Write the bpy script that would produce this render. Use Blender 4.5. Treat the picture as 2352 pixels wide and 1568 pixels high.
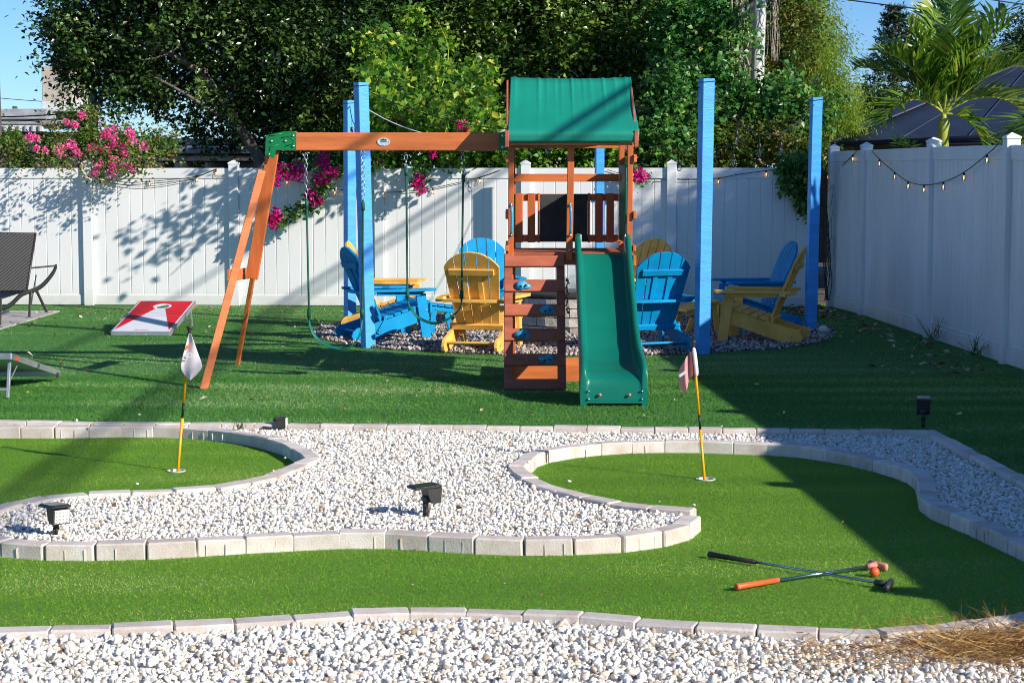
import bpy, bmesh, math, random
import numpy as np
from mathutils import Vector, Matrix
from mathutils.geometry import tessellate_polygon

for o in list(bpy.data.objects):
    bpy.data.objects.remove(o)
scene = bpy.context.scene
COL = scene.collection
R = math.radians

# ------------------------------------------------------------------ camera
CAM_H, FPX, PITCH = 1.65, 4200.0, math.atan(369.0 / 4200.0)
cam_data = bpy.data.cameras.new('camera')
cam = bpy.data.objects.new('camera', cam_data)
COL.objects.link(cam)
cam.location = (0, 0, CAM_H)
cam.rotation_euler = (math.pi / 2 - PITCH, 0, 0)
cam_data.sensor_width = 36.0
cam_data.lens = 36.0 * FPX / 2352.0
cam_data.clip_start = 0.05
cam_data.clip_end = 3000
scene.camera = cam

# ------------------------------------------------------------------ sky, sun, exposure
SUN_EL, SUN_AZ = 27.0, 125.0          # azimuth clockwise from +Y (the view direction)
world = bpy.data.worlds.new('World')
scene.world = world
world.use_nodes = True
wn = world.node_tree.nodes
wn.clear()
sky_t = wn.new('ShaderNodeTexSky')
sky_t.sky_type = 'NISHITA'
sky_t.sun_disc = False
sky_t.sun_elevation = R(SUN_EL)
sky_t.sun_rotation = R(SUN_AZ)
sky_t.altitude = 0
sky_t.air_density = 0.85
sky_t.dust_density = 0.0
sky_t.ozone_density = 9.0
bg = wn.new('ShaderNodeBackground')
bg.inputs['Strength'].default_value = 0.108
wo = wn.new('ShaderNodeOutputWorld')
world.node_tree.links.new(sky_t.outputs[0], bg.inputs[0])
world.node_tree.links.new(bg.outputs[0], wo.inputs[0])
S = Vector((math.sin(R(SUN_AZ)) * math.cos(R(SUN_EL)), math.cos(R(SUN_AZ)) * math.cos(R(SUN_EL)), math.sin(R(SUN_EL))))
sun_d = bpy.data.lights.new('sun', 'SUN')
sun_d.energy = 5.0
sun_d.angle = R(0.53)
sun_d.color = (1.0, 0.94, 0.845)
sun = bpy.data.objects.new('sun', sun_d)
COL.objects.link(sun)
sun.location = (20, -15, 20)
sun.rotation_euler = (-S).to_track_quat('-Z', 'Y').to_euler()
scene.view_settings.view_transform = 'Standard'
scene.view_settings.look = 'None'
scene.view_settings.gamma = 1
scene.view_settings.exposure = 0.43
scene.view_settings.use_curve_mapping = False
scene.cycles.filter_width = 1.0
scene.cycles.max_bounces = 7
scene.cycles.transparent_max_bounces = 12

rng = np.random.default_rng(7)
random.seed(7)
CP, SP = math.cos(PITCH), math.sin(PITCH)

def ray(x, y):
    xc, yc = (x - 1176) / FPX, (784 - y) / FPX
    return Vector((xc, CP + yc * SP, -SP + yc * CP))
def G(x, y, z=0.0):
    d = ray(x, y); t = (z - CAM_H) / d.z
    return Vector((d.x * t, d.y * t, z))
def AY(x, y, Y):
    d = ray(x, y); t = Y / d.y
    return Vector((d.x * t, Y, CAM_H + d.z * t))
def AX(x, y, X):
    d = ray(x, y); t = X / d.x
    return Vector((X, d.y * t, CAM_H + d.z * t))
def to_px(P):
    P = np.asarray(P, dtype=float)
    x, y, z = P[..., 0], P[..., 1], P[..., 2] - CAM_H
    dep = y * CP - z * SP
    return 1176 + FPX * x / dep, 784 - FPX * (y * SP + z * CP) / dep

# ------------------------------------------------------------------ object helpers
def tag(o, label=None, cat=None, group=None, kind=None):
    if label: o['label'] = label
    if cat: o['category'] = cat
    if group: o['group'] = group
    if kind: o['kind'] = kind
    return o
def set_parent(o, parent):
    if parent is not None:
        o.parent = parent
        m = parent.matrix_basis.copy()
        if parent.parent is not None:
            m = parent.parent.matrix_basis @ parent.matrix_parent_inverse @ m
        o.matrix_parent_inverse = m.inverted()
def empty(name, loc, label=None, cat=None, group=None, rz=0.0):
    o = bpy.data.objects.new(name, None)
    o.location = loc
    o.rotation_euler = (0, 0, rz)
    o.empty_display_size = 0.1
    COL.objects.link(o)
    return tag(o, label, cat, group)
def link_mesh(name, me, parent=None, local=False):
    o = bpy.data.objects.new(name, me)
    COL.objects.link(o)
    if parent is not None:
        if local: o.parent = parent
        else: set_parent(o, parent)
    return o
def copy_tree(o, parent=None):
    c = o.copy()
    COL.objects.link(c)
    if parent is not None: c.parent = parent
    for ch in list(o.children): copy_tree(ch, c)
    return c
def up_frame(d):
    d = Vector(d).normalized()
    a = Vector((0, 0, 1)) if abs(d.z) < 0.95 else Vector((1, 0, 0))
    s = d.cross(a).normalized()
    return s, s.cross(d).normalized(), d

class MB:
    def __init__(self): self.v = []; self.f = []
    def add(self, vs, fs):
        n = len(self.v)
        self.v += [tuple(p) for p in vs]
        self.f += [tuple(n + i for i in f) for f in fs]
        return self
    def box(self, c, s, M=None, ch=0.0):
        hx, hy, hz = s[0] / 2, s[1] / 2, s[2] / 2
        c = Vector(c)
        vs, fs = [], []
        if ch <= 0:
            for sx in (-1, 1):
                for sy in (-1, 1):
                    for sz in (-1, 1): vs.append(Vector((sx * hx, sy * hy, sz * hz)))
            fs = [(0, 1, 3, 2), (4, 6, 7, 5), (0, 4, 5, 1), (2, 3, 7, 6), (0, 2, 6, 4), (1, 5, 7, 3)]
        else:
            idx = {}
            h = (hx, hy, hz)
            for sx in (-1, 1):
                for sy in (-1, 1):
                    for sz in (-1, 1):
                        sg = (sx, sy, sz)
                        for a in range(3):
                            p = [sg[k] * (h[k] if k == a else h[k] - ch) for k in range(3)]
                            idx[(sg, a)] = len(vs); vs.append(Vector(p))
            for a in range(3):
                b, d = (a + 1) % 3, (a + 2) % 3
                for s_ in (-1, 1):
                    q = []
                    for (u, w) in ((-1, -1), (1, -1), (1, 1), (-1, 1)):
                        sg = [0, 0, 0]; sg[a] = s_; sg[b] = u; sg[d] = w
                        q.append(idx[(tuple(sg), a)])
                    fs.append(tuple(q if s_ > 0 else q[::-1]))
                for sa in (-1, 1):
                    for sb in (-1, 1):
                        def k(t, ax):
                            sg = [0, 0, 0]; sg[a] = sa; sg[b] = sb; sg[d] = t
                            return idx[(tuple(sg), ax)]
                        q = (k(-1, a), k(1, a), k(1, b), k(-1, b))
                        fs.append(q if sa * sb < 0 else q[::-1])
            for sx in (-1, 1):
                for sy in (-1, 1):
                    for sz in (-1, 1):
                        t = tuple(idx[((sx, sy, sz), a)] for a in range(3))
                        fs.append(t if sx * sy * sz > 0 else t[::-1])
        if M is not None: vs = [M @ p for p in vs]
        return self.add([p + c for p in vs], fs)
    def beam(self, a, b, w, t, ch=0.003, side=None):
        """box from a to b; w across (side direction), t along the other"""
        a, b = Vector(a), Vector(b)
        d = (b - a)
        L = d.length
        d.normalize()
        if side is None: s, u, d = up_frame(d)
        else:
            s = Vector(side); s = (s - d * s.dot(d)).normalized(); u = s.cross(d).normalized()
        M = Matrix((s, u, d)).transposed()
        return self.box((a + b) / 2, (w, t, L), M, ch)
    def tube(self, pts, r, n=6, cap=True):
        pts = [Vector(p) for p in pts]
        rs = r if isinstance(r, (list, tuple)) else [r] * len(pts)
        rings = []
        s0 = None
        for i, p in enumerate(pts):
            d = (pts[min(i + 1, len(pts) - 1)] - pts[max(i - 1, 0)])
            if d.length < 1e-9: d = Vector((0, 0, 1))
            d.normalize()
            if s0 is None: s, u, _ = up_frame(d)
            else:
                s = (s0 - d * s0.dot(d))
                s = s.normalized() if s.length > 1e-6 else up_frame(d)[0]
                u = s.cross(d).normalized()
            s0 = s
            rings.append([p + (s * math.cos(2 * math.pi * k / n) + u * math.sin(2 * math.pi * k / n)) * rs[i] for k in range(n)])
        vs = [q for rg in rings for q in rg]
        fs = []
        for i in range(len(rings) - 1):
            for k in range(n):
                a, b = i * n + k, i * n + (k + 1) % n
                fs.append((a, b, b + n, a + n))
        if cap:
            fs.append(tuple(range(n - 1, -1, -1)))
            fs.append(tuple(range((len(rings) - 1) * n, len(rings) * n)))
        return self.add(vs, fs)
    def prism(self, poly, ex, o=(0, 0, 0), ax=(1, 0, 0), ay=(0, 1, 0), az=None):
        """2-D polygon extruded by ex along az, in frame o, ax, ay"""
        o, ax, ay = Vector(o), Vector(ax), Vector(ay)
        az = Vector(az) if az is not None else ax.cross(ay)
        n = len(poly)
        vs = [o + ax * p[0] + ay * p[1] for p in poly] + [o + ax * p[0] + ay * p[1] + az * ex for p in poly]
        fs = [tuple(range(n - 1, -1, -1)), tuple(range(n, 2 * n))]
        for i in range(n):
            j = (i + 1) % n
            fs.append((i, j, j + n, i + n))
        return self.add(vs, fs)
    def lathe(self, c, prof, n=16, M=None):
        vs, fs = [], []
        c = Vector(c)
        for (r, z) in prof:
            for k in range(n):
                p = Vector((r * math.cos(2 * math.pi * k / n), r * math.sin(2 * math.pi * k / n), z))
                vs.append((M @ p if M is not None else p) + c)
        for i in range(len(prof) - 1):
            for k in range(n):
                a, b = i * n + k, i * n + (k + 1) % n
                fs.append((a, b, b + n, a + n))
        fs.append(tuple(range(n - 1, -1, -1)))
        fs.append(tuple(range((len(prof) - 1) * n, len(prof) * n)))
        return self.add(vs, fs)
    def grid(self, rows, closed=False):
        n = len(rows[0])
        vs = [p for r_ in rows for p in r_]
        fs = []
        for i in range(len(rows) - 1):
            for k in range(n if closed else n - 1):
                a, b = i * n + k, i * n + (k + 1) % n
                fs.append((a, b, b + n, a + n))
        return self.add(vs, fs)
    def mesh(self, name, mat, smooth=False):
        me = bpy.data.meshes.new(name)
        me.from_pydata(self.v, [], self.f)
        bm = bmesh.new(); bm.from_mesh(me)
        bmesh.ops.recalc_face_normals(bm, faces=bm.faces)
        bm.to_mesh(me); bm.free()
        if mat is not None: me.materials.append(mat)
        if smooth:
            me.polygons.foreach_set('use_smooth', [True] * len(me.polygons))
        return me
    def build(self, name, mat, parent=None, smooth=False, local=False):
        return link_mesh(name, self.mesh(name, mat, smooth), parent, local)

def np_mesh(name, V, Fi, mat, attr=None, smooth=False):
    me = bpy.data.meshes.new(name)
    V = np.ascontiguousarray(V, dtype=np.float32); Fi = np.ascontiguousarray(Fi, dtype=np.int32)
    k = Fi.shape[1]
    me.vertices.add(len(V)); me.vertices.foreach_set('co', V.ravel())
    me.loops.add(Fi.size); me.loops.foreach_set('vertex_index', Fi.ravel())
    me.polygons.add(len(Fi)); me.polygons.foreach_set('loop_start', np.arange(0, Fi.size, k, dtype=np.int32))
    if attr is not None:
        a = me.attributes.new('rnd', 'FLOAT', 'POINT')
        a.data.foreach_set('value', np.ascontiguousarray(attr, dtype=np.float32))
    me.update(calc_edges=True)
    if smooth: me.polygons.foreach_set('use_smooth', np.ones(len(Fi), dtype=bool))
    if mat is not None: me.materials.append(mat)
    return me

# ------------------------------------------------------------------ materials
def srgb(r, g, b):
    f = lambda c: (c / 255) / 12.92 if c <= 10 else (((c / 255) + 0.055) / 1.055) ** 2.4
    return (f(r), f(g), f(b))
MATS = {}
def mat(name, col, rough=0.6, var=0.15, scale=8.0, stretch=(1, 1, 1), bump=0.0, bscale=None, spec=0.5, metal=0.0, col2=None, mix=(0.35, 0.65), obj_var=0.0, coat=0.0, coords='Object', emit=None):
    m = bpy.data.materials.new(name)
    m.use_nodes = True
    nt = m.node_tree; N = nt.nodes; L = nt.links
    b = N['Principled BSDF']
    b.inputs['Roughness'].default_value = rough
    b.inputs['Metallic'].default_value = metal
    b.inputs['Specular IOR Level'].default_value = spec
    b.inputs['Coat Weight'].default_value = coat
    tc = N.new('ShaderNodeTexCoord')
    mp = N.new('ShaderNodeMapping'); mp.inputs['Scale'].default_value = stretch
    if coords == 'World':
        ge = N.new('ShaderNodeNewGeometry'); L.new(ge.outputs['Position'], mp.inputs[0])
    else:
        L.new(tc.outputs[coords], mp.inputs[0])
    nz = N.new('ShaderNodeTexNoise'); nz.inputs['Scale'].default_value = scale; nz.inputs['Detail'].default_value = 5
    nz.inputs['Roughness'].default_value = 0.62
    L.new(mp.outputs[0], nz.inputs['Vector'])
    rp = N.new('ShaderNodeValToRGB')
    c2 = col2 if col2 is not None else tuple(min(1, c * (1 - var)) for c in col)
    c1 = col if col2 is not None else tuple(min(1, c * (1 + var)) for c in col)
    rp.color_ramp.elements[0].position, rp.color_ramp.elements[1].position = mix
    rp.color_ramp.elements[0].color = (*c2, 1); rp.color_ramp.elements[1].color = (*c1, 1)
    L.new(nz.outputs[0], rp.inputs[0])
    out = rp.outputs[0]
    if obj_var > 0:
        oi = N.new('ShaderNodeObjectInfo')
        mr = N.new('ShaderNodeMapRange'); mr.inputs[3].default_value = 1 - obj_var; mr.inputs[4].default_value = 1 + obj_var
        L.new(oi.outputs['Random'], mr.inputs[0])
        hs = N.new('ShaderNodeHueSaturation'); L.new(mr.outputs[0], hs.inputs['Value']); L.new(out, hs.inputs['Color'])
        out = hs.outputs[0]
    L.new(out, b.inputs['Base Color'])
    if bump > 0:
        n2 = N.new('ShaderNodeTexNoise'); n2.inputs['Scale'].default_value = bscale or scale * 4; n2.inputs['Detail'].default_value = 6
        L.new(mp.outputs[0], n2.inputs['Vector'])
        bp = N.new('ShaderNodeBump'); bp.inputs['Strength'].default_value = bump; bp.inputs['Distance'].default_value = 0.01
        L.new(n2.outputs[0], bp.inputs['Height']); L.new(bp.outputs[0], b.inputs['Normal'])
    if emit:
        b.inputs['Emission Color'].default_value = (*emit[0], 1); b.inputs['Emission Strength'].default_value = emit[1]
    MATS[name] = m
    return m
def leaf_mat(name, ramp, rough=0.45, trans=0.35, spec=0.4):
    """colour by a random value per leaf"""
    m = bpy.data.materials.new(name); m.use_nodes = True
    nt = m.node_tree; N = nt.nodes; L = nt.links
    b = N['Principled BSDF']; b.inputs['Roughness'].default_value = rough; b.inputs['Specular IOR Level'].default_value = spec
    at = N.new('ShaderNodeAttribute'); at.attribute_name = 'rnd'
    rp = N.new('ShaderNodeValToRGB')
    els = rp.color_ramp.elements
    while len(els) < len(ramp): els.new(0.5)
    for e, (p, c) in zip(els, ramp): e.position = p; e.color = (*c, 1)
    L.new(at.outputs['Fac'], rp.inputs[0]); L.new(rp.outputs[0], b.inputs['Base Color'])
    if trans > 0:
        t = N.new('ShaderNodeBsdfTranslucent')
        hs = N.new('ShaderNodeHueSaturation'); hs.inputs['Value'].default_value = 1.25; hs.inputs['Hue'].default_value = 0.485
        L.new(rp.outputs[0], hs.inputs['Color']); L.new(hs.outputs[0], t.inputs[0])
        mx = N.new('ShaderNodeMixShader'); mx.inputs[0].default_value = trans
        L.new(b.outputs[0], mx.inputs[1]); L.new(t.outputs[0], mx.inputs[2])
        L.new(mx.outputs[0], N['Material Output'].inputs[0])
    MATS[name] = m
    return m

mat('vinyl_white', (0.74, 0.735, 0.72), 0.38, 0.03, 1.6, (1, 1, 0.25), 0.02, 30, coords='World', obj_var=0.015)
mat('vinyl_grey', (0.78, 0.78, 0.77), 0.45, 0.06, 2.5, (1, 1, 0.2), 0.02, 30, coords='World', obj_var=0.02)
mat('blue_paint', srgb(62, 158, 232), 0.5, 0.12, 3, (1, 1, 6), 0.25, 22, coords='World')
mat('chair_blue', srgb(2, 140, 194), 0.6, 0.14, 5, (1, 1, 1), 0.10, 60, spec=0.18, obj_var=0.05)
mat('chair_yellow', srgb(236, 182, 92), 0.6, 0.14, 5, (1, 1, 1), 0.12, 50, spec=0.2, obj_var=0.05)
mat('wood_h', srgb(206, 112, 56), 0.5, 0.2, 14, (0.12, 1, 1), 0.12, 40, coords='World', obj_var=0.08)
mat('wood_v', srgb(196, 102, 50), 0.5, 0.2, 14, (1, 1, 0.10), 0.12, 40, coords='World', obj_var=0.08)
mat('wood_worn', srgb(166, 88, 60), 0.6, 0.25, 10, (0.3, 1, 1), 0.15, 40, coords='World', obj_var=0.1)
mat('green_plastic', (0.003, 0.150, 0.104), 0.36, 0.08, 3, bump=0.02, bscale=60, spec=0.35)
mat('green_bracket', srgb(10, 118, 62), 0.4, 0.08, 6)
mat('green_canvas', (0.003, 0.235, 0.160), 0.55, 0.05, 5, bump=0.12, bscale=300)
mat('green_rope', srgb(16, 88, 62), 0.7, 0.3, 120, bump=0.4, bscale=150)
mat('teal_hold', srgb(50, 148, 186), 0.35, 0.15, 20)
mat('metal', (0.55, 0.55, 0.55), 0.3, 0.1, 20, metal=1.0)
mat('bolt', (0.6, 0.6, 0.6), 0.25, 0.05, 20, metal=1.0)
mat('rubber_black', (0.012, 0.012, 0.014), 0.45, 0.2, 20)
mat('chalkboard', (0.036, 0.036, 0.037), 0.7, 0.35, 9, bump=0.1, bscale=200)
mat('wicker', (0.012, 0.0115, 0.012), 0.55, 0.3, 40, bump=0.3, bscale=200)
mat('dark_metal', (0.035, 0.033, 0.032), 0.45, 0.2, 12)
mat('aluminium', (0.52, 0.54, 0.55), 0.42, 0.08, 6, metal=0.75)
mat('board_white', (0.72, 0.73, 0.76), 0.35, 0.03, 5)
mat('board_red', srgb(214, 16, 34), 0.35, 0.08, 5)
mat('kerb', (0.66, 0.605, 0.55), 0.88, 0.10, 7, bump=0.3, bscale=110, col2=(0.53, 0.44, 0.375), coords='World', obj_var=0.13)
mat('patio_stone', (0.38, 0.37, 0.36), 0.8, 0.12, 8, bump=0.3, bscale=60, coords='World', obj_var=0.1)
mat('gravel_bed', (0.60, 0.57, 0.52), 0.9, 0.4, 60, bump=0.8, bscale=80, coords='World')
mat('pit_bed', (0.14, 0.125, 0.115), 0.9, 0.5, 50, bump=0.8, bscale=70, coords='World')
mat('pit_stone', (0.46, 0.42, 0.37), 0.85, 0.25, 12, bump=0.7, bscale=40, obj_var=0.2)
mat('lawn_base', (0.062, 0.190, 0.034), 0.8, 0.35, 40, bump=0.5, bscale=400, coords='World')
mat('green_base', (0.105, 0.245, 0.014), 0.8, 0.3, 60, bump=0.5, bscale=500, coords='World')
mat('dirt', (0.09, 0.07, 0.05), 0.9, 0.4, 2, bump=0.4, coords='World')
mat('pole_yellow', srgb(238, 168, 8), 0.4, 0.05, 8)
mat('flag_white', (0.80, 0.69, 0.69), 0.8, 0.05, 30, bump=0.1, bscale=300)
mat('flag_pink', srgb(206, 140, 138), 0.8, 0.08, 30, bump=0.1, bscale=300)
mat('flag_print', srgb(226, 118, 86), 0.8, 0.1, 30)
mat('flag_grey', (0.60, 0.58, 0.60), 0.8, 0.05, 30)
mat('cup_white', (0.62, 0.60, 0.55), 0.5, 0.06, 20)
mat('orange', srgb(235, 92, 45), 0.5, 0.08, 20)
mat('orange_faded', srgb(206, 130, 110), 0.6, 0.1, 30)
mat('shaft_steel', (0.45, 0.5, 0.58), 0.22, 0.05, 20, metal=1.0)
mat('ball_orange', srgb(238, 92, 48), 0.35, 0.04, 20)
mat('ball_white', (0.68, 0.72, 0.62), 0.4, 0.05, 20)
mat('solar_body', (0.03, 0.029, 0.028), 0.5, 0.2, 20)
mat('solar_panel', (0.012, 0.018, 0.03), 0.12, 0.3, 60, spec=0.8)
mat('solar_face', (0.72, 0.73, 0.64), 0.25, 0.05, 20)
mat('cable_black', (0.012, 0.012, 0.013), 0.5, 0.1, 20)
mat('cable_white', (0.55, 0.55, 0.55), 0.5, 0.1, 20)
mat('bark', (0.15, 0.115, 0.085), 0.9, 0.45, 14, (1, 1, 0.3), 0.9, 30, coords='World')
mat('bark_pale', (0.30, 0.26, 0.22), 0.9, 0.5, 16, (1, 1, 0.35), 0.9, 30, coords='World')
mat('dry_vine', (0.34, 0.29, 0.24), 0.9, 0.4, 20, bump=0.3)
mat('pole_concrete', (0.50, 0.50, 0.47), 0.8, 0.12, 5, (1, 1, 0.3), 0.2, 30, coords='World')
mat('pole_wood', (0.07, 0.058, 0.048), 0.9, 0.4, 8, (1, 1, 0.15), 0.4, 20, coords='World')
mat('palm_green', srgb(150, 160, 60), 0.55, 0.15, 5, (1, 1, 0.3), 0.1, coords='World')
mat('roof_grey', (0.30, 0.31, 0.33), 0.8, 0.25, 4, (1, 3, 3), 0.2, coords='World')
mat('trim_white', (0.60, 0.61, 0.62), 0.6, 0.08, 4, coords='World')
mat('wall_dark', (0.07, 0.062, 0.055), 0.85, 0.3, 5, bump=0.2, coords='World')
mat('wall_beige', (0.46, 0.40, 0.34), 0.85, 0.2, 3, (1, 1, 0.6), 0.2, 30, coords='World')
mat('shade_navy', (0.012, 0.021, 0.048), 0.6, 0.25, 2, (1, 1, 1), 0.06, 200, coords='World')
mat('seam_grey', (0.045, 0.058, 0.09), 0.5, 0.1, 5)
mat('glass_dark', (0.03, 0.04, 0.05), 0.06, 0.1, 3, spec=0.8)
mat('badge', (0.62, 0.66, 0.70), 0.35, 0.05, 20, metal=0.3)
mat('badge_teal', srgb(8, 96, 96), 0.5, 0.05, 20)
mat('dry_leaf', srgb(150, 105, 70), 0.8, 0.3, 20)
mat('bulb_cap', (0.018, 0.014, 0.013), 0.4, 0.1, 20)
mat('bulb_lit', (0.9, 0.55, 0.25), 0.3, 0.02, 20, emit=((1.0, 0.50, 0.16), 2.6))
gl = bpy.data.materials.new('bulb_glass'); gl.use_nodes = True
_n = gl.node_tree.nodes; _n.remove(_n['Principled BSDF'])
_t = _n.new('ShaderNodeBsdfTransparent'); _t.inputs[0].default_value = (0.94, 0.94, 0.92, 1)
_g = _n.new('ShaderNodeBsdfGlossy'); _g.inputs['Roughness'].default_value = 0.05
_f = _n.new('ShaderNodeFresnel'); _f.inputs[0].default_value = 1.45
_m = _n.new('ShaderNodeMixShader')
for a_, b_ in ((_f.outputs[0], _m.inputs[0]), (_t.outputs[0], _m.inputs[1]), (_g.outputs[0], _m.inputs[2]), (_m.outputs[0], _n['Material Output'].inputs[0])): gl.node_tree.links.new(a_, b_)
MATS['bulb_glass'] = gl

def dirty(m):
    nt = m.node_tree; N = nt.nodes; L = nt.links
    b = N['Principled BSDF']; src = b.inputs['Base Color'].links[0].from_socket
    ge = N.new('ShaderNodeNewGeometry'); sx = N.new('ShaderNodeSeparateXYZ'); L.new(ge.outputs['Position'], sx.inputs[0])
    mr = N.new('ShaderNodeMapRange'); mr.inputs[1].default_value = 0.0; mr.inputs[2].default_value = 0.24; mr.inputs[3].default_value = 1; mr.inputs[4].default_value = 0
    L.new(sx.outputs[2], mr.inputs[0])
    nz = N.new('ShaderNodeTexNoise'); nz.inputs['Scale'].default_value = 7; nz.inputs['Detail'].default_value = 8; L.new(ge.outputs['Position'], nz.inputs['Vector'])
    ml = N.new('ShaderNodeMath'); ml.operation = 'MULTIPLY'; L.new(mr.outputs[0], ml.inputs[0]); L.new(nz.outputs[0], ml.inputs[1])
    mx = N.new('ShaderNodeMixRGB'); mx.inputs[2].default_value = (0.34, 0.31, 0.24, 1)
    m2 = N.new('ShaderNodeMath'); m2.operation = 'MULTIPLY'; m2.inputs[1].default_value = 0.55; L.new(ml.outputs[0], m2.inputs[0])
    L.new(m2.outputs[0], mx.inputs[0]); L.new(src, mx.inputs[1]); L.new(mx.outputs[0], b.inputs['Base Color'])
dirty(MATS['vinyl_white']); dirty(MATS['vinyl_grey'])
leaf_mat('lf_dark', [(0, srgb(20, 38, 14)), (0.4, srgb(40, 66, 24)), (0.75, srgb(74, 104, 42)), (1, srgb(138, 158, 84))], 0.30, 0.16, 0.6)
leaf_mat('lf_mid', [(0, srgb(28, 52, 16)), (0.4, srgb(58, 90, 28)), (0.75, srgb(98, 128, 44)), (1, srgb(164, 174, 88))], 0.30, 0.2, 0.6)
leaf_mat('lf_vine', [(0, srgb(49, 95, 24)), (0.5, srgb(83, 133, 34)), (0.85, srgb(138, 170, 47)), (1, srgb(204, 200, 71))], 0.42, 0.35)
leaf_mat('lf_ivy', [(0, srgb(40, 86, 34)), (0.5, srgb(65, 120, 51)), (0.85, srgb(108, 153, 65)), (1, srgb(179, 177, 82))], 0.36, 0.3)
leaf_mat('lf_cypress', [(0, srgb(84, 116, 26)), (0.5, srgb(122, 152, 44)), (1, srgb(164, 184, 74))], 0.6, 0.4, 0.2)
leaf_mat('lf_myrtle', [(0, srgb(48, 84, 26)), (0.55, srgb(92, 128, 42)), (0.78, srgb(138, 128, 66)), (1, srgb(182, 140, 100))], 0.5, 0.3)
leaf_mat('lf_shrub', [(0, srgb(40, 70, 20)), (0.5, srgb(78, 104, 34)), (0.8, srgb(130, 130, 56)), (1, srgb(164, 110, 60))], 0.45, 0.3)
leaf_mat('lf_pine', [(0, srgb(14, 34, 22)), (0.6, srgb(28, 56, 32)), (1, srgb(56, 84, 48))], 0.5, 0.15)
leaf_mat('lf_palm', [(0, srgb(54, 92, 22)), (0.5, srgb(92, 132, 36)), (0.9, srgb(128, 158, 54)), (1, srgb(176, 170, 66))], 0.35, 0.3)
leaf_mat('petal_pink', [(0, srgb(226, 60, 136)), (0.6, srgb(244, 98, 164)), (1, srgb(255, 160, 200))], 0.6, 0.35, 0.2)
leaf_mat('petal_magenta', [(0, srgb(214, 6, 124)), (0.6, srgb(240, 24, 150)), (1, srgb(252, 90, 184))], 0.6, 0.35, 0.2)
leaf_mat('blade_lawn', [(0, (0.044, 0.155, 0.022)), (0.55, (0.088, 0.262, 0.040)), (0.9, (0.15, 0.35, 0.07)), (1, (0.40, 0.48, 0.24))], 0.55, 0.25, 0.2)
leaf_mat('blade_green', [(0, (0.098, 0.230, 0.010)), (0.55, (0.172, 0.358, 0.018)), (0.93, (0.25, 0.44, 0.035)), (1, (0.44, 0.52, 0.16))], 0.6, 0.25, 0.15)
leaf_mat('stone_white', [(0, (0.36, 0.28, 0.20)), (0.06, (0.54, 0.45, 0.35)), (0.2, (0.70, 0.635, 0.54)), (0.5, (0.78, 0.745, 0.68)), (1, (0.86, 0.84, 0.80))], 0.85, 0.0, 0.2)
leaf_mat('stone_river', [(0, (0.05, 0.045, 0.045)), (0.3, (0.20, 0.16, 0.14)), (0.6, (0.36, 0.30, 0.26)), (1, (0.60, 0.56, 0.52))], 0.6, 0.0, 0.4)
leaf_mat('straw', [(0, srgb(104, 72, 36)), (0.5, srgb(164, 120, 62)), (1, srgb(214, 180, 118))], 0.6, 0.1, 0.3)
leaf_mat('litter', [(0, srgb(96, 62, 40)), (0.5, srgb(160, 112, 76)), (0.8, srgb(196, 160, 120)), (1, srgb(226, 206, 186))], 0.7, 0.1, 0.3)
# ================================================================== GROUND
ZG = -0.085           # putting surface
ZGR = -0.043          # white gravel between the kerbs
ZNG = -0.052          # white gravel nearest the house
def catmull(pts, n=8):
    P = [Vector(p) for p in pts]
    out = []
    for i in range(len(P) - 1):
        p0, p1, p2, p3 = P[max(i - 1, 0)], P[i], P[i + 1], P[min(i + 2, len(P) - 1)]
        for k in range(n):
            t = k / n
            out.append(0.5 * ((2 * p1) + (p2 - p0) * t + (2 * p0 - 5 * p1 + 4 * p2 - p3) * t * t + (3 * p1 - p0 - 3 * p2 + p3) * t ** 3))
    out.append(P[-1])
    return out
def offs(pts, d):
    """offset to the left of travel"""
    out = []
    for i, p in enumerate(pts):
        t = pts[min(i + 1, len(pts) - 1)] - pts[max(i - 1, 0)]
        t = Vector((t.x, t.y, 0)).normalized()
        out.append(Vector((p.x - t.y * d, p.y + t.x * d, 0)))
    return out
def resample(pts, L):
    out = [pts[0]]; acc = 0.0; last = pts[0]
    i = 1
    while i < len(pts):
        seg = pts[i] - last
        if acc + seg.length >= L:
            last = last + seg * ((L - acc) / seg.length); out.append(last.copy()); acc = 0.0
        else:
            acc += seg.length; last = pts[i]; i += 1
    return out
g2 = lambda pts, z: [G(x, y, z) for x, y in pts]

kA = offs(g2([(-220, 963), (-60, 964), (0, 965), (300, 969), (620, 972), (1100, 976), (1500, 980.5), (2000, 986), (2150, 988.5)], 0), -0.055)
kA2 = offs(g2([(2150, 988.5), (2200, 1014), (2258, 1044), (2352, 1091), (2480, 1158), (2640, 1240)], 0), -0.055)
bF = offs(g2([(-260, 1007), (0, 1006.5), (130, 1007), (292, 1004), (423, 1007), (477, 1012), (534, 1018), (582, 1026.5), (627, 1038), (655, 1049)], ZG), 0.05)
bN = offs(g2([(741, 1041), (736, 1052), (725, 1062), (690, 1079), (653, 1095), (600, 1108), (535, 1120), (445, 1129), (350, 1135), (255, 1138), (165, 1143), (95, 1152), (25, 1170), (-20, 1186), (-90, 1215)], ZGR + 0.02), -0.05)
kB = catmull(bF + bN[1:], 6)
cN = offs(g2([(-180, 1262), (-70, 1272), (0, 1279), (100, 1287), (200, 1288), (310, 1286), (430, 1280), (540, 1273), (650, 1267), (760, 1261), (850, 1259), (960, 1264), (1050, 1270), (1160, 1275), (1268, 1276), (1376, 1272), (1473, 1265), (1548, 1251), (1593, 1235), (1619, 1205)], ZG), 0.05)
cM = offs(g2([(1560, 1176), (1471, 1171), (1381, 1158), (1316, 1143), (1251, 1126), (1206, 1108), (1176, 1088), (1163, 1078)], ZGR + 0.02), -0.05)
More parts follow.
